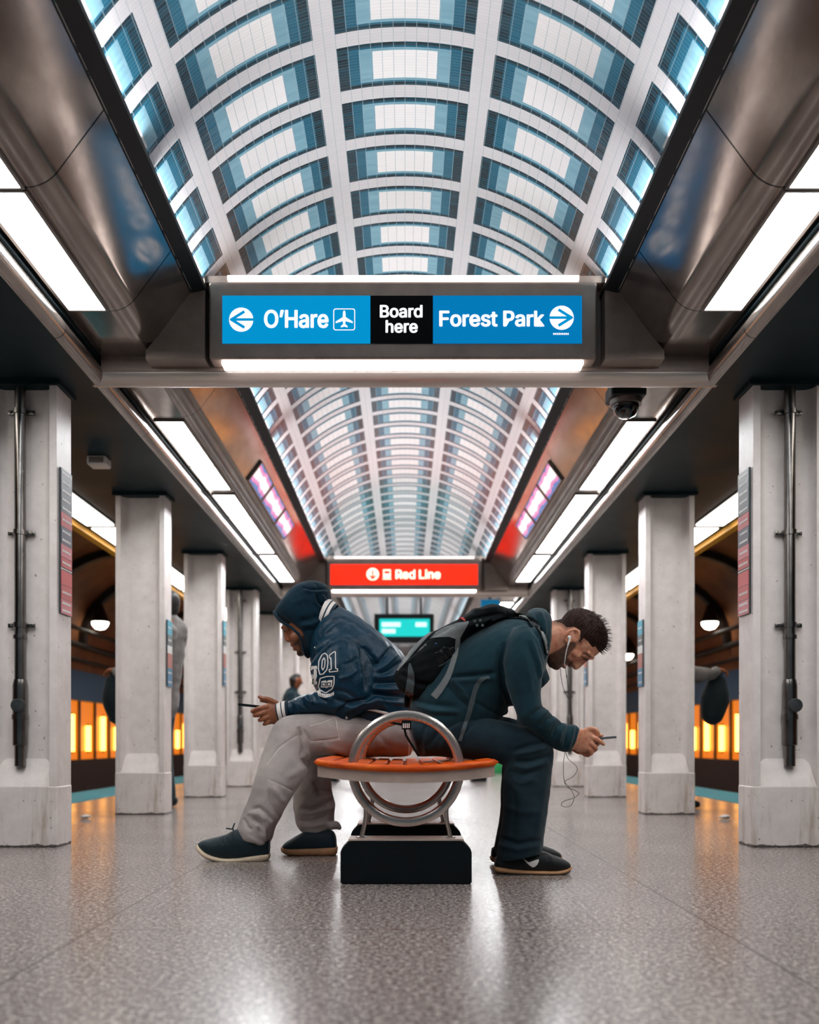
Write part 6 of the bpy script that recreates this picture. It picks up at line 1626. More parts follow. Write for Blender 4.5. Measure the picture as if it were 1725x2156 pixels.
ep = empty('earphones', tuple(W(1199, 1344, 3.79)), 'white earphones with thin hanging cords worn by the person in the hoodie', 'earphones')
Q = Soft().ball(1199, 1342, 3.788, .008, .007, .0075)
a, b = Q.fuse(.0014, 3)
link_mesh('earbud', a, b, M['white_plastic'], ep)
def wire(pts, r, name, material, sub=6):
    A = catmull(pts, sub)
    C = unproj(A[:, 0], A[:, 1], A[:, 2])
    return MB().tube([tuple(c) for c in C], r, 8).build(name, material, ep)
wire([(1201, 1341, 3.783), (1199, 1349, 3.783), (1196, 1358, 3.783)], .0035, 'stem', M['white_plastic'])
wire([(1197, 1356, 3.783), (1192.5, 1372, 3.785), (1190, 1388, 3.79), (1189, 1398, 3.80), (1190.5, 1404, 3.81)], .0020, 'white_cord', M['white_plastic'])
wire([(1190.5, 1404, 3.81), (1193, 1420, 3.83), (1196.5, 1445, 3.85), (1200, 1475, 3.86), (1203, 1500, 3.86), (1202, 1518, 3.86), (1200, 1532, 3.86)], .0011, 'cord', M['wire_dark'])
wire([(1180, 1404, 3.90), (1182.5, 1430, 3.89), (1187, 1450, 3.88), (1195, 1466, 3.87), (1202, 1478, 3.86)], .0011, 'cord', M['wire_dark'])
wire([(1193, 1421, 3.83), (1194, 1427, 3.832)], .0022, 'remote', M['wire_dark'])
wire([(1191, 1572, 3.80), (1189, 1590, 3.79), (1187, 1603, 3.79), (1186.5, 1620, 3.79), (1187, 1635, 3.79), (1190, 1647, 3.79), (1199, 1658, 3.79), (1207, 1670, 3.79), (1209, 1682, 3.79), (1203, 1695, 3.79), (1194, 1699, 3.79), (1184, 1697, 3.79),
      (1183, 1691, 3.79), (1190, 1686, 3.79), (1206, 1681, 3.785), (1216, 1675, 3.785), (1219, 1670, 3.785), (1211, 1664, 3.785), (1197, 1659, 3.785), (1190, 1650, 3.785), (1191, 1644, 3.785), (1206, 1636, 3.785), (1215, 1624, 3.785), (1214, 1613, 3.785), (1205, 1605, 3.785), (1197, 1598, 3.785), (1192, 1586, 3.785), (1190, 1572, 3.80)], .0011, 'cord', M['wire_dark'])

# dangling clip and cord of the waist strap, seen through the hoop
clip = MB()
clip.bbox(W(846, 1513, 3.70).x, W(866, 1513, 3.70).x, 3.69, 3.71, W(0, 1536, 3.70).z, W(0, 1514, 3.70).z, .004)
clip.build('clip', M['pack'], bag)
m = MB()
for k in range(4):
    x = W(849.5 + k * 4, 1530, 3.687)
    m.box(x.x - .0022, x.x + .0022, 3.684, 3.692, W(0, 1533, 3.69).z, W(0, 1523, 3.69).z)
m.build('clip_teeth', M['applique'], bag)
MB().tube([tuple(W(x, y, 3.70)) for x, y in ((852, 1534), (855, 1548), (862, 1560), (872, 1576), (882, 1592))], .0045, 8).build('clip_cord', M['pack'], bag)
MB().tube([tuple(W(x, y, 3.70)) for x, y in ((820, 1520), (834, 1523), (848, 1526))], .005, 8).build('clip_strap', M['pack'], bag)

# ================================================================== the hooded man (faces left)
YL = 4.50
l_torso = [(742, 1530, 852, 1560, YL, .17), (728, 1515, 862, 1530, YL, .195), (700, 1492, 868, 1485, YL, .205), (670, 1462, 868, 1432, YL, .205), (656, 1424, 856, 1390, YL, .205),
           (653, 1385, 830, 1358, YL, .205), (654, 1356, 796, 1329, YL, .20), (660, 1334, 752, 1298, YL, .165), (668, 1322, 718, 1277, YL, .115)]
l_uarm = [(676, 1340, 735, 1326, 4.37, .055), (664, 1364, 757, 1348, 4.34, .088), (659, 1398, 771, 1384, 4.32, .095), (663, 1432, 779, 1424, 4.31, .092), (680, 1464, 781, 1462, 4.31, .085), (706, 1492, 774, 1492, 4.315, .07), (722, 1504, 764, 1504, 4.32, .045)]
l_farm = [(748, 1448, 762, 1506, 4.31, .06), (722, 1444, 734, 1508, 4.31, .072), (695, 1447, 702, 1507, 4.31, .072), (664, 1456, 670, 1506, 4.315, .066), (634, 1465, 640, 1507, 4.325, .058), (612, 1475, 616, 1509, 4.335, .050), (600, 1479, 604, 1512, 4.34, .046)]
l_leg = [(862, 1520, 862, 1592, 4.40, .10), (805, 1508, 802, 1594, 4.39, .105), (752, 1503, 745, 1594, 4.37, .105), (700, 1500, 690, 1592, 4.34, .102), (650, 1501, 660, 1592, 4.31, .10), (612, 1505, 650, 1603, 4.29, .098),
         (586, 1518, 648, 1618, 4.28, .097), (568, 1545, 647, 1632, 4.265, .096), (554, 1585, 638, 1645, 4.25, .094), (541, 1622, 622, 1668, 4.235, .092), (527, 1666, 603, 1698, 4.22, .090), (514, 1703, 590, 1724, 4.205, .09),
         (505, 1728, 580, 1742, 4.195, .088), (499, 1748, 575, 1762, 4.19, .082), (506, 1763, 566, 1780, 4.185, .072)]
l_leg2 = [(862, 1520, 862, 1590, 4.62, .10), (752, 1508, 745, 1592, 4.62, .10), (690, 1510, 690, 1594, 4.61, .10), (650, 1516, 690, 1600, 4.60, .098), (634, 1545, 700, 1612, 4.58, .094), (632, 1590, 699, 1628, 4.56, .09),
          (624, 1635, 698, 1648, 4.53, .088), (618, 1670, 700, 1672, 4.50, .086), (617, 1695, 706, 1692, 4.47, .09), (621, 1716, 704, 1716, 4.45, .092), (625, 1736, 703, 1738, 4.43, .088), (634, 1750, 695, 1752, 4.42, .078)]
l_head = [(634, 1240, 664, 1236, YL, .03), (612, 1254, 684, 1250, YL, .062), (600, 1276, 690, 1264, YL, .078), (594, 1300, 690, 1280, YL, .083), (597, 1318, 686, 1298, YL, .083), (604, 1333, 682, 1314, YL, .079),
          (610, 1350, 676, 1330, YL, .073), (618, 1362, 670, 1344, YL, .065), (630, 1375, 664, 1358, YL, .052), (644, 1381, 660, 1370, YL, .034)]

B = Soft()
B.loft(l_head, n=36).loft([(664, 1320, 716, 1290, YL, .07), (652, 1330, 706, 1300, YL, .065), (640, 1340, 690, 1312, YL, .06)])
B.chain([(603, 1327, YL, .009), (603.5, 1337, YL, .0105), (606, 1346, YL, .0135)])
for sg in (-1, 1):
    B.ball(610, 1348, YL + sg * .013, .012, .010, .010)
    B.ball(612, 1330, YL + sg * .038, .016, .014, .014)
    B.ball(622, 1342, YL + sg * .056, .028, .018, .024)
B.chain([(596, 1322, YL, .010), (598, 1321, YL - .03, .011), (606, 1320, YL - .058, .009)]).chain([(598, 1321, YL + .03, .011), (606, 1320, YL + .058, .009)])
B.chain([(620, 1356, YL - .022, .007), (615, 1357.5, YL, .010), (620, 1356, YL + .022, .007)])
B.chain([(625, 1364, YL - .022, .008), (621, 1366.5, YL, .0105), (625, 1364, YL + .022, .008)])
B.ball(634, 1374, YL, .022, .030, .017, -30)
B.loft(l_torso, shrink=.85)
FARM = lambda st, Yc=YL: [(a, b, c, d, 2 * Yc - Y, h) for a, b, c, d, Y, h in st]
l_farm_far = [(748, 1448, 762, 1506, 4.68, .06), (722, 1444, 734, 1508, 4.67, .07), (690, 1450, 698, 1505, 4.64, .066), (650, 1462, 656, 1502, 4.58, .058), (620, 1474, 624, 1506, 4.51, .05), (604, 1480, 608, 1508, 4.47, .044)]
for a in (l_uarm, l_farm, FARM(l_uarm), l_farm_far):
    B.loft(a[1:], shrink=.66)
B.loft(l_leg, shrink=.72).loft(l_leg2, shrink=.72)
B.chain([(538, 1752, 4.18, .042), (538, 1785, 4.17, .04), (500, 1795, 4.165, .032), (450, 1788, 4.165, .028)])
B.chain([(665, 1738, 4.42, .042), (672, 1768, 4.40, .04), (640, 1780, 4.39, .03), (615, 1782, 4.39, .026)])
# near hand, back of the hand to the viewer, thumb on top
yh = 4.345
B.loft([(604, 1480, 608, 1511, 4.342, .028), (592, 1483, 597, 1514, 4.345, .028), (583, 1480, 590, 1520, yh, .026), (573, 1477, 583, 1525, yh, .024), (563, 1481, 573, 1525, yh, .021), (556, 1487, 564, 1521, yh, .017)])
B.chain([(582, 1482, yh - .004, .0145), (571, 1475, yh - .006, .0125), (562, 1471.5, yh - .006, .0115), (553, 1470.5, yh - .004, .0105), (546, 1467, yh - .002, .0085)])
B.chain([(563, 1488, yh - .010, .0125), (550, 1490.5, yh - .018, .0115), (539, 1494, yh - .016, .0105), (531, 1498, yh - .008, .0092)])
B.chain([(564, 1498, yh - .010, .0125), (552, 1502, yh - .019, .0115), (542, 1505.5, yh - .014, .0105), (536, 1507, yh - .002, .0095)])
B.chain([(567, 1508, yh - .009, .0120), (558, 1512.5, yh - .016, .0110), (550, 1515.5, yh - .010, .0100), (546, 1516.5, yh + .002, .0090)])
B.chain([(573, 1517, yh - .006, .0110), (565, 1521, yh - .011, .0100), (559, 1524, yh - .005, .0092), (556, 1525, yh + .004, .0085)])
# far hand supporting the phone from behind
yf = 4.455
B.loft([(608, 1480, 612, 1508, 4.47, .026), (590, 1482, 595, 1512, 4.46, .025), (576, 1480, 584, 1518, yf, .022), (564, 1484, 572, 1518, yf, .018)])
B.chain([(574, 1482, yf + .004, .013), (562, 1476, yf - .006, .0115), (551, 1475, yf - .022, .0095)])
B.chain([(566, 1490, yf, .0115), (554, 1496, yf - .010, .0105), (545, 1498, yf - .030, .0092)])
B.chain([(567, 1499, yf, .0115), (556, 1506, yf - .012, .0102), (550, 1507, yf - .032, .009)])
B.chain([(570, 1508, yf, .0110), (561, 1515, yf - .012, .0098), (556, 1514, yf - .030, .0086)])
B.chain([(575, 1516, yf, .0100), (568, 1522, yf - .010, .009), (563, 1521, yf - .024, .008)])
v, f = B.fuse(0.0036, 5)
p = proj(v)
ins = (p[:, 1] < 1400) & (p[:, 0] < 700) & (v[:, 1] > 4.35)
beard = np.clip(-sdf_poly(p, [(616, 1356), (623, 1351), (630, 1340), (640, 1336), (672, 1330), (672, 1392), (640, 1390), (628, 1380), (624, 1372), (630, 1366), (628, 1359), (617, 1360)]) / 4 + .4, 0, 1)
lips = np.clip(-sdf_poly(p, [(614, 1361), (626, 1360), (628, 1370), (616, 1372)]) / 2 + .4, 0, 1) * .6
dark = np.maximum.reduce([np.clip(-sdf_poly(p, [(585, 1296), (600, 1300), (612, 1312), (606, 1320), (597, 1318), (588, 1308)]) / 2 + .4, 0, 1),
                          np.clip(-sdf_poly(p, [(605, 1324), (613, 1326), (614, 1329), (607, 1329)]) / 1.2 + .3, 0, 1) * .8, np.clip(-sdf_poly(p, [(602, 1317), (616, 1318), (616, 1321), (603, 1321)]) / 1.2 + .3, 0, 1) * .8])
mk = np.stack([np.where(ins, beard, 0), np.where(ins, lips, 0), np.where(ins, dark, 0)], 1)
body_l = link_mesh('person', v, f, M['skin_d'], masks=mk)
tag(body_l, 'person in navy hood, satin varsity jacket and grey sweatpants, bent over a phone', 'person')
LV, LF = v, f

# hood
G = Soft().loft([(640, 1226, 664, 1223, YL, .03), (618, 1236, 684, 1230, YL, .075), (598, 1258, 694, 1242, YL, .104), (580, 1284, 698, 1262, YL, .115), (587, 1305, 696, 1284, YL, .116),
                 (612, 1322, 694, 1302, YL, .110), (631, 1340, 690, 1320, YL, .102), (637, 1358, 684, 1338, YL, .092), (641, 1374, 678, 1356, YL, .080), (650, 1383, 670, 1374, YL, .062)], e=2.1)
for sg in (-1, 1):
    G.chain([(578, 1288, YL, .008), (579, 1292, YL + sg * .05, .008), (590, 1306, YL + sg * .095, .008), (615, 1322, YL + sg * .103, .008), (633, 1341, YL + sg * .097, .008), (638, 1361, YL + sg * .085, .008), (644, 1377, YL + sg * .06, .008), (649, 1383, YL, .008)])
v, f = G.fuse(.0045, 6)
H_FOLDS = [([(636, 1236), (655, 1241), (675, 1240), (692, 1240)], -.006, 3), ([(640, 1243), (660, 1247), (690, 1246)], .005, 4), ([(665, 1252), (672, 1268), (682, 1276), (694, 1272)], -.009, 4), ([(660, 1250), (664, 1268), (674, 1280)], .006, 4),
           ([(676, 1250), (684, 1264), (696, 1268)], .006, 3.5), ([(628, 1308), (648, 1305), (672, 1296)], -.006, 6), ([(632, 1318), (655, 1315), (680, 1304)], .005, 5), ([(640, 1328), (660, 1326), (680, 1318)], -.005, 4), ([(664, 1225), (668, 1233), (672, 1240)], -.004, 2),
           ([(610, 1270), (640, 1262), (660, 1264)], .003, 8), ([(590, 1298), (612, 1312), (634, 1330), (640, 1350)], -.003, 4)]
v = creases(v, f, H_FOLDS, noise=(.0014, 8), seed=41)
hood_o = link_mesh('hood', v, f, M['hood'], body_l)
HDV, HDF = v, f

# jacket
G = Soft().loft(l_torso, e=2.25).loft(l_uarm).loft(l_farm).loft(FARM(l_uarm)).loft(l_farm_far)
G.loft([(704, 1507, 724, 1524, 4.30, .012), (730, 1490, 745, 1510, 4.29, .016), (760, 1476, 780, 1496, 4.285, .02), (800, 1470, 815, 1492, 4.29, .03)], n=16)
v, f = G.fuse(.0055, 7)
L_FOLDS = [([(646, 1415), (662, 1378), (690, 1350), (718, 1339), (745, 1350), (765, 1366)], -.006, 3), ([(655, 1410), (668, 1382), (694, 1357), (718, 1347), (745, 1357)], .005, 4), ([(765, 1362), (780, 1380), (793, 1405)], -.008, 5), ([(785, 1372), (800, 1395)], .005, 5),
           ([(825, 1362), (808, 1385), (790, 1402)], -.010, 5), ([(838, 1375), (815, 1398), (796, 1412)], .006, 5), ([(848, 1392), (820, 1412), (795, 1424)], -.007, 5),
           ([(758, 1362), (766, 1400), (770, 1430), (771, 1455)], -.010, 5), ([(748, 1368), (757, 1405), (762, 1440)], .007, 6), ([(780, 1400), (781, 1430), (782, 1455)], .005, 6),
           ([(785, 1425), (815, 1424), (850, 1420)], .007, 5), ([(785, 1438), (815, 1438), (855, 1436)], -.009, 5), ([(784, 1450), (815, 1452), (858, 1452)], .008, 5), ([(782, 1461), (815, 1465), (858, 1468)], -.009, 5), ([(780, 1472), (815, 1478), (855, 1482)], .006, 5),
           ([(672, 1372), (684, 1356), (700, 1346)], .004, 3), ([(660, 1395), (676, 1366), (690, 1352)], -.004, 3), ([(712, 1430), (735, 1424), (752, 1410)], .004, 4), ([(705, 1452), (730, 1458), (752, 1472)], -.005, 5), ([(720, 1400), (740, 1395), (752, 1385)], -.003, 4),
           ([(664, 1456), (672, 1470), (690, 1478)], -.007, 4), ([(640, 1466), (650, 1476), (672, 1482)], .006, 4), ([(634, 1471), (638, 1484), (652, 1496)], -.007, 3.5), ([(650, 1462), (656, 1478), (664, 1490)], -.006, 3.5), ([(676, 1452), (682, 1466), (700, 1474)], .006, 4),
           ([(622, 1474), (624, 1488), (632, 1502)], .005, 3), ([(612, 1478), (614, 1492), (620, 1506)], -.004, 3), ([(700, 1470), (730, 1480), (760, 1478)], -.006, 5), ([(690, 1490), (720, 1486), (755, 1490)], .004, 5),
           ([(708, 1504), (722, 1488), (745, 1478), (775, 1472)], -.008, 4), ([(716, 1512), (735, 1494), (765, 1482), (800, 1478)], .006, 4), ([(716, 1300), (745, 1310), (790, 1345)], -.003, 4), ([(672, 1330), (690, 1312), (720, 1298)], -.004, 4), ([(680, 1338), (700, 1318), (730, 1306)], .004, 4)]
v = creases(v, f, L_FOLDS, noise=(.0022, 7), seed=51)
jacket = link_mesh('varsity_jacket', v, f, M['satin'], body_l)
JKV, JKF = v, f
bvj = bvh_of((v, f))

# striped rib collar and cuffs
def striped(name, rings, mats_, spans):
    """rings: stations; spans: material index for each gap"""
    st = catmull(rings, 4)
    vs, fs, mi = [], [], []
    n = 40
    for ax, ay, bx, by, Y, hw in st:
        pa, pb = unproj(ax, ay, Y), unproj(bx, by, Y)
        th = np.linspace(0, 2 * math.pi, n, endpoint=False)
        vs += [tuple(q) for q in (pa + pb) / 2 + np.outer(np.cos(th), (pb - pa) / 2) + np.outer(np.sin(th), [0, hw, 0])]
    L = len(st)
    for i in range(L - 1):
        for k in range(n):
            fs.append((i * n + k, i * n + (k + 1) % n, (i + 1) * n + (k + 1) % n, (i + 1) * n + k))
            mi.append(spans[i // 4])
    o = link_mesh(name, np.array(vs), fs, mats_, body_l)
    o.data.polygons.foreach_set('material_index', mi)
    md = o.modifiers.new('thick', 'SOLIDIFY')
    md.thickness = .004
    return o
col = striped('collar', [(672, 1318, 691, 1262, YL, .098), (671, 1322, 696, 1264, YL, .106), (675, 1326, 700.5, 1266, YL, .110), (678, 1328, 702.5, 1268, YL, .113), (684, 1330, 708, 1272, YL, .116), (688, 1332, 712, 1276, YL, .117)], [M['rib_white'], M['rib_navy']], [0, 0, 1, 0, 1])
cuf = striped('cuff', [(606, 1475, 610, 1514, 4.338, .050), (601, 1477, 606, 1515, 4.34, .047), (594, 1479, 600, 1516, 4.342, .044), (591.5, 1480, 598, 1517, 4.343, .043), (583.5, 1482, 590, 1519, 4.344, .041), (581.5, 1483, 588, 1519.5, 4.345, .040)], [M['rib_navy'], M['rib_white']], [0, 1, 0, 1, 0])
cuf2 = striped('cuff', [(610, 1477, 614, 1511, 4.48, .046), (603, 1479, 608, 1512, 4.475, .043), (596, 1481, 602, 1513, 4.47, .040), (593, 1482, 599, 1513, 4.468, .039), (586, 1483, 592, 1514, 4.466, .038), (584, 1484, 590, 1514, 4.465, .037)], [M['rib_navy'], M['rib_white']], [0, 1, 0, 1, 0])

# applique numbers, crest and letter on the sleeve and chest
m = MB()
def outl(pts, w=2.0):
    pts = list(pts) + [pts[0]]
    for a, b in zip(pts[:-1], pts[1:]):
        ribbon_into(m, bvj, [a, b], w, .0022, 4.25, 2.5, 3, .003)
outl([(671, 1408), (672, 1392), (678, 1379), (684, 1375), (690, 1380), (691, 1396), (689, 1410), (681, 1419), (674, 1420)])
outl([(678, 1406), (679, 1391), (683, 1385), (685, 1391), (684, 1404), (680, 1411)], 1.8)
outl([(694, 1380), (702, 1373.5), (706.5, 1372), (707, 1408), (711, 1408), (711.5, 1413), (694, 1415), (693.5, 1409.5), (698, 1409), (697, 1385), (694.5, 1386.5)])
m.build('sleeve_number', M['applique'], jacket)
m = MB()
shield = [(675, 1428), (690, 1424), (704, 1424), (703.5, 1440), (700, 1450), (686, 1459), (675, 1454), (671, 1446)]
outl(shield, 2.0)
for q in ([(678, 1434), (686, 1432.5), (689.5, 1434), (693, 1432), (700.5, 1432), (699.5, 1446), (692, 1446.5), (688.5, 1449), (685, 1447), (676.5, 1447)],):
    patch(bvj, q, .0022, 4.25, None, None, None, 2.0, m)
for s0 in ([(674, 1452.5), (668, 1455.5), (672, 1465), (684, 1469), (696, 1467), (704, 1463), (703.5, 1456), (697, 1460), (686, 1462.5), (677, 1460)],):
    patch(bvj, s0, .0022, 4.25, None, None, None, 2.0, m)
m.build('crest', M['applique'], jacket)
m = MB()
for q in ([(679.5, 1438), (686, 1437.5), (686, 1443.5), (679, 1444)], [(690.5, 1437.5), (697, 1437), (696.5, 1443), (690.5, 1444)]):
    pts = q + [q[0]]
    for a, b in zip(pts[:-1], pts[1:]):
        ribbon_into(m, bvj, [a, b], 1.3, .0034, 4.25, 2, 3, .001)
ribbon_into(m, bvj, [(688.5, 1434), (688.3, 1447)], 1.2, .0034, 4.25, 2, 3, .001)
for k in range(8):
    ribbon_into(m, bvj, [(674 + k * 3.6, 1461.5 + 2.2 * math.sin(k / 7 * 3.1)), (674.6 + k * 3.6, 1464.8 + 2.2 * math.sin(k / 7 * 3.1))], 1.1, .0034, 4.25, 2, 3, .001)
m.build('crest_detail', M['rib_navy'], jacket)
m = MB()
for q in ([(653.5, 1402), (668, 1402), (669, 1408), (660, 1409), (655, 1412)], [(662, 1409), (667.5, 1409), (668.5, 1424), (666, 1432), (669, 1436), (668, 1441), (657, 1441.5), (657, 1436), (662, 1434), (661, 1425)], [(656, 1420), (663, 1420), (663, 1426), (658, 1431)]):
    patch(bvj, q, .0022, 4.3, None, None, None, 2.0, m)
m.build('chest_letter', M['applique'], jacket)
m = MB()
c = drape(bvj, [(730, 1511)], .001, 4.3)[0]
m.lathe([(0.0, -.004), (.006, -.003), (.008, 0.0), (0.0, .002)], c, 14, 'Y')
c = drape(bvj, [(664, 1364)], .001, 4.3)[0]
m2 = MB(); m2.lathe([(0.0, -.003), (.005, -.002), (.006, 0.0), (0.0, .002)], c, 12, 'Y'); m2.build('snap', M['metal_snap'], jacket)
m.build('snap', M['metal_snap'], jacket)
# pale lining that shows at the hem
S_ = Soft().loft([(749, 1487, 753, 1498, 4.29, .006), (772, 1489, 773, 1496, 4.285, .006), (800, 1495, 800, 1502, 4.285, .006), (832, 1504, 831, 1510, 4.29, .006)], n=12)
a, b = S_.fuse(.0025, 2)
link_mesh('lining', a, b, M['rib_white'], jacket)

# sweatpants
G = Soft().loft(l_leg, e=2.1).loft(l_leg2, e=2.1)
G.loft([(872, 1535, 866, 1590, YL, .15), (850, 1512, 846, 1593, YL, .19), (790, 1512, 780, 1593, YL, .18)])
G.chain([(697, 1738, 4.36, .022), (708, 1737, 4.36, .020), (715, 1742, 4.36, .014)])
v, f = G.fuse(.0055, 6)
S_FOLDS = [([(634, 1594), (640, 1575), (636, 1550), (628, 1530)], -.010, 5), ([(648, 1598), (642, 1570), (640, 1545)], .006, 5), ([(634, 1596), (648, 1612), (652, 1600)], -.010, 4), ([(560, 1612), (585, 1575), (620, 1552), (640, 1545)], -.0025, 2.2),
           ([(562, 1640), (585, 1650), (606, 1660), (620, 1668)], -.003, 2.2), ([(600, 1640), (630, 1622), (646, 1615)], .004, 8), ([(566, 1660), (572, 1690), (588, 1722)], -.006, 4), ([(575, 1656), (590, 1682), (602, 1690)], .006, 7),
           ([(528, 1703), (545, 1700), (562, 1712), (575, 1730)], -.009, 5), ([(520, 1712), (545, 1715), (560, 1728)], .006, 5), ([(530, 1722), (548, 1735), (552, 1758)], -.010, 5), ([(540, 1735), (555, 1750), (560, 1772)], .008, 5), ([(512, 1722), (522, 1742), (530, 1748)], -.006, 4), ([(520, 1760), (545, 1775), (560, 1776)], .004, 4),
           ([(652, 1528), (680, 1520), (706, 1510)], -.002, 1.6), ([(706, 1510), (710, 1534), (714, 1558)], -.003, 1.8), ([(655, 1562), (690, 1558), (716, 1554)], -.004, 2.0), ([(640, 1535), (650, 1552), (655, 1562)], -.005, 2.5), ([(725, 1522), (760, 1524), (800, 1520)], -.002, 1.6),
           ([(655, 1640), (675, 1660), (696, 1664)], -.009, 6), ([(650, 1665), (670, 1680), (700, 1680)], .008, 6), ([(630, 1700), (655, 1702), (680, 1694), (702, 1680)], -.010, 5), ([(624, 1712), (650, 1714), (680, 1708), (704, 1700)], .007, 5), ([(626, 1728), (655, 1728), (690, 1718)], -.008, 4), ([(632, 1740), (660, 1740), (696, 1732)], .006, 4), ([(668, 1620), (672, 1645), (668, 1680)], -.006, 8),
           ([(740, 1592), (700, 1575), (680, 1570)], .004, 8), ([(790, 1525), (800, 1550), (820, 1575)], -.005, 6)]
v = creases(v, f, S_FOLDS, noise=(.0022, 6), seed=61)
pants = link_mesh('sweatpants', v, f, M['sweats'], body_l)
SPV, SPF = v, f
bvs = bvh_of((v, f))
m = MB()
for ln in ([(652, 1529), (680, 1521), (705, 1511)], [(707, 1511), (711, 1535), (715, 1557)], [(655, 1562), (690, 1559), (715, 1555)], [(562, 1612), (588, 1577), (620, 1553), (638, 1546)], [(563, 1640), (588, 1652), (618, 1668)]):
    ribbon_into(m, bvs, ln, 1.1, .0012, 4.25, 3, 3, .001)
m.build('stitching', M['stitch'], pants)
# laces of the waistband / drawstring near the hoop
# sneakers
G = Soft().loft([(568, 1764, 567, 1808, 4.165, .028), (556, 1748, 556, 1812, 4.165, .038), (530, 1748, 532, 1812, 4.165, .042), (500, 1745, 502, 1812, 4.165, .044), (478, 1756, 478, 1812, 4.165, .049), (452, 1763, 455, 1808, 4.165, .052), (432, 1768, 436, 1800, 4.165, .047), (420, 1774, 421, 1791, 4.165, .028), (416, 1779, 416, 1784, 4.165, .010)], e=2.2)
v, f = G.fuse(.004, 4)
v = creases(v, f, [([(470, 1780), (466, 1768), (470, 1760)], -.002, 3), ([(482, 1778), (478, 1764)], -.002, 2.5), ([(492, 1776), (488, 1758)], -.002, 2.5)], noise=(.0006, 16), seed=3)
s1 = link_mesh('shoe', v, f, M['shoe_black'], body_l)
bvl = bvh_of((v, f))
G = Soft().loft([(569, 1796, 567, 1810, 4.165, .034), (552, 1797, 552, 1814.5, 4.165, .046), (525, 1801, 525, 1815, 4.165, .047), (499, 1805, 499, 1815, 4.165, .049), (470, 1804, 468, 1815, 4.165, .054), (442, 1795, 436, 1806, 4.165, .056), (424, 1782, 417, 1790, 4.165, .044), (419, 1776, 413, 1781, 4.165, .024)], e=2.8)
a, b = G.fuse(.0032, 3)
link_mesh('sole', a, b, M['sole_cream'], s1)
m = MB()
for k in range(4):
    ribbon_into(m, bvl, [(466 + k * 7, 1778 - k * 2), (470 + k * 6.5, 1764 - k * 3)], 2.2, .002, 4.12, 2)
for pts in ([(493, 1752), (490, 1744), (493, 1736), (495, 1733)], [(491, 1746), (484, 1745), (476, 1744)]):
    m.tube([tuple(W(x, y, 4.15)) for x, y in pts], .0032, 8)
m.build('laces', M['shoe_black'], s1)
G = Soft().loft([(708, 1762, 709, 1794, 4.37, .030), (700, 1748, 702, 1796, 4.37, .038), (675, 1748, 677, 1796, 4.37, .041), (650, 1748, 652, 1796, 4.37, .043), (632, 1755, 634, 1796, 4.37, .046), (612, 1767, 614, 1795, 4.37, .047), (600, 1775, 601, 1792, 4.37, .036), (594, 1782, 594, 1788, 4.37, .014)], e=2.2)
v, f = G.fuse(.004, 4)
s2 = link_mesh('shoe', v, f, M['shoe_black'], body_l)
G = Soft().loft([(711, 1781, 710, 1797, 4.37, .034), (700, 1781, 700, 1801, 4.37, .044), (660, 1783, 660, 1801, 4.37, .047), (625, 1783, 625, 1801, 4.37, .051), (604, 1781, 604, 1799, 4.37, .042), (592, 1783, 593, 1793, 4.37, .020)], e=3)
a, b = G.fuse(.0032, 3)
link_mesh('sole', a, b, M['sole_gum'], s2)

ph = empty('phone', tuple(W(525, 1485, 4.40)), 'flat black phone held out by the person in the navy hood', 'phone')
phone(ph, 503.5, 1483.5, 572, 1491, 4.40, .074, .010)

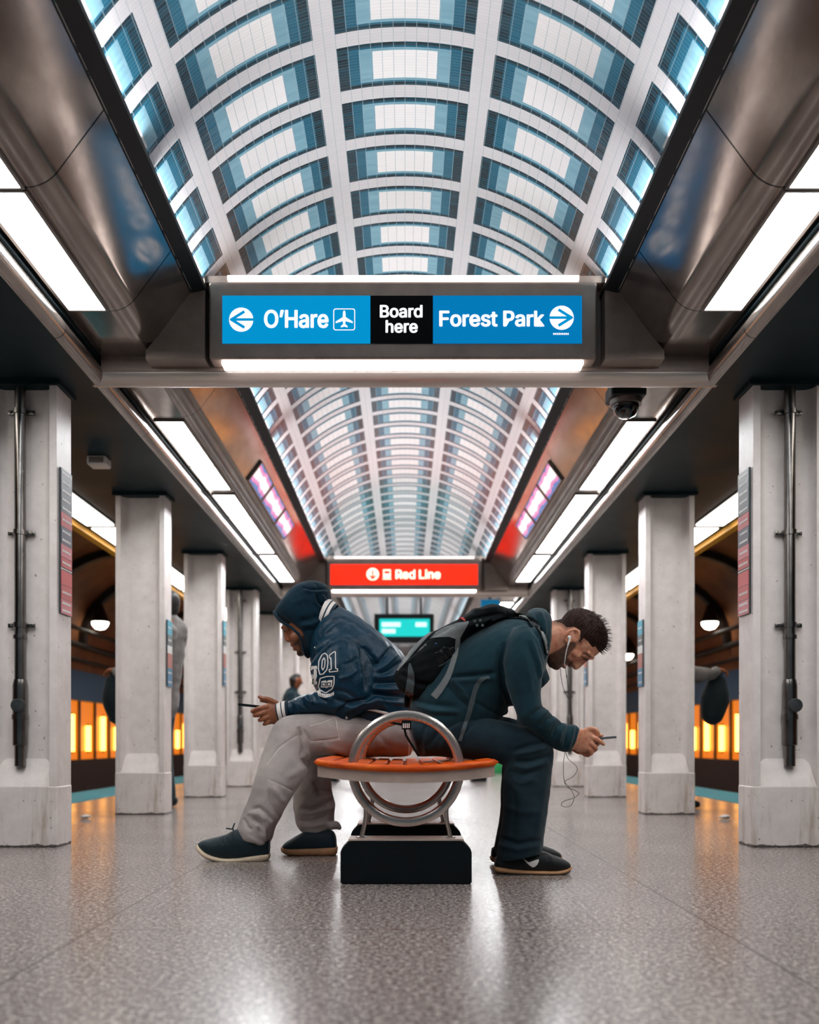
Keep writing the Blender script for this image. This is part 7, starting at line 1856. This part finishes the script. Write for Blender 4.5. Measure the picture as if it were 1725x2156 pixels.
# ------------------------------------------------------------------ people farther down the platform
M['far_grey'] = m_cloth('far_grey', '5b5654', '8a8480', weave=200)
M['far_dark'] = m_cloth('far_dark', '0a2630', '12333d', weave=200)
M['far_jeans'] = m_cloth('far_jeans', '0c2028', '16303a', weave=200)
M['far_hair'] = mat('far_hair', '15100e', 0.5)
def stander(X, Y, s, label, reach=True, coat='far_grey', lean=0.0, hgt=1.72):
    """standing figure in side view, facing the wall side s (-1 left / 1 right)"""
    k = hgt / 1.72
    P = lambda dx, dy, z, r: (X + s * dx, Y + dy, z * k, r)
    B = Soft()
    B.chain3([P(.02, 0, .86, .12), P(.0, 0, 1.05, .125), P(-.02, 0, 1.28, .14), P(-.03 + lean, 0, 1.42, .09), P(.0 + lean, 0, 1.50, .052), P(.02 + lean, 0, 1.56, .055)])
    B.chain3([P(.02 + lean, 0, 1.57, .075), P(.03 + lean, 0, 1.63, .088), P(.02 + lean, 0, 1.66, .078)])
    B.chain3([P(.10 + lean, 0, 1.61, .012), P(.125 + lean, 0, 1.585, .014)])
    for d in (-1, 1):
        B.chain3([P(0, d * .09, .86, .085), P(.02, d * .09, .48, .06), P(-.02, d * .09, .10, .042), P(.0, d * .09, .045, .04)])
        B.chain3([P(.0, d * .09, .04, .038), P(.12, d * .10, .035, .034), P(.17, d * .10, .03, .026)])
        h = P(-.03 + lean, d * .18, 1.38, .055)
        if reach:
            hand = [P(.36, d * .10, 1.08, .022), P(.40, d * .09, 1.08, .018)]
            B.chain3([h, P(.02, d * .22, 1.10, .045), P(.28, d * .14, 1.06, .032), P(.36, d * .10, 1.08, .024)])
        else:
            hand = [P(.06, d * .22, .82, .024), P(.07, d * .22, .74, .02)]
            B.chain3([h, P(-.03, d * .23, 1.12, .045), P(.05, d * .22, .86, .03)])
        B.chain3(hand)
        for q in range(4):
            x, y, z, r = hand[1]
            B.chain3([(x, y + (q - 1.5) * .012, z, .009), (x + s * .03, y + (q - 1.5) * .013, z - .02, .008), (x + s * .03, y + (q - 1.5) * .013, z - .05, .007)], n=8)
        x, y, z, r = hand[0]
        B.chain3([(x, y, z, .011), (x + s * .03, y - .02 * d, z + .02, .009)], n=8)
    v, f = B.fuse(.010, 4)
    o = link_mesh('person', v, f, M['skin_d'])
    tag(o, label, 'person')
    C_ = Soft()
    C_.chain3([P(.02, 0, .80, .15), P(.0, 0, 1.05, .15), P(-.02, 0, 1.28, .165), P(-.03 + lean, 0, 1.42, .11), P(-.01 + lean, 0, 1.49, .065)])
    for d in (-1, 1):
        h = P(-.03 + lean, d * .17, 1.37, .075)
        if reach:
            C_.chain3([h, P(.02, d * .22, 1.10, .062), P(.26, d * .15, 1.05, .05), P(.33, d * .11, 1.07, .044)])
        else:
            C_.chain3([h, P(-.03, d * .23, 1.12, .062), P(.05, d * .22, .88, .048)])
    v, f = C_.fuse(.012, 5)
    v = creases(v, f, [], noise=(.006, 4), seed=7)
    link_mesh('coat', v, f, M[coat], o)
    T_ = Soft()
    T_.chain3([P(.02, 0, .92, .13), P(.02, 0, .84, .13)])
    for d in (-1, 1):
        T_.chain3([P(0, d * .085, .86, .10), P(.02, d * .09, .48, .078), P(-.02, d * .09, .12, .066), P(-.02, d * .09, .08, .066)])
    v, f = T_.fuse(.012, 4)
    link_mesh('trousers', v, f, M['far_jeans'], o)
    S2 = Soft()
    for d in (-1, 1):
        S2.chain3([P(-.06, d * .09, .045, .045), P(.06, d * .10, .045, .045), P(.15, d * .10, .034, .034), P(.19, d * .10, .03, .028)])
    v, f = S2.fuse(.008, 3)
    v[:, 2] = np.maximum(v[:, 2], .001)
    link_mesh('shoes', v, f, M['shoe_mesh'], o)
    Hh = Soft().chain3([P(.0 + lean, 0, 1.58, .078), P(.01 + lean, 0, 1.64, .092), P(.03 + lean, 0, 1.675, .075)])
    v, f = Hh.fuse(.010, 3)
    link_mesh('hair', v, f, M['far_hair'], o)
    return o
st1 = stander(-1.93, 7.55, -1, "person in grey top standing behind the second column, hooded man's side", True, 'far_grey', -.06)
st2 = stander(2.10, 7.55, 1, "person in grey top half hidden by the second column, backpack wearer's side", True, 'far_grey', .04)
stander(-1.63, 14.0, 1, 'far-off dark figure between the columns behind the hooded man', False, 'far_dark', 0, 1.50)
M['bag_dark'] = m_cloth('bag_dark', '07161c', '15272d', weave=200)
for X, s, lab in ((-2.28, -1, "dark bag held by the standing person on the hooded man's side"), (2.45, 1, "dark bag held by the standing person on the backpack wearer's side")):
    r = empty('shoulder_bag', (X, 7.50, .70), lab, 'bag', 'bags of the standing people')
    Q = Soft().chain3([(X - .02 * s, 7.50, .74, .09), (X, 7.50, .86, .11), (X + .01 * s, 7.50, .98, .08)])
    a, b = Q.fuse(.010, 4)
    link_mesh('bag_body', a, b, M['bag_dark'], r)
    MB().tube([(X - .05, 7.50, 1.0), (X - .03, 7.48, 1.08), (X + .03, 7.48, 1.08), (X + .05, 7.50, 1.0)], .010, 8).build('handle', M['far_dark'], r)
# small advert lights far behind: a red and blue poster above the backpack
M['far_blue'] = emis('far_sign_blue', '0f6f9c', .7)
r = empty('hanging_sign', (0.97, 12.3, 2.3), 'small blue and pink sign hanging beyond the red line sign', 'sign')
a = W(1013, 1262, 12.3); b = W(1052, 1300, 12.3)
MB().bbox(a.x, b.x, 12.3, 12.36, b.z, a.z, .008).build('sign_board', M['far_blue'], r)
MB().box(a.x + .02, b.x - .02, 12.292, 12.30, b.z + .02, b.z + .10).build('pink_band', mat('pink_band', 'd98a94', .5), r)
MB().tube([((a.x + b.x) / 2, 12.33, a.z - .01), ((a.x + b.x) / 2, 12.33, 2.84)], .014, 8).build('hanger', M['cam_black'], r)
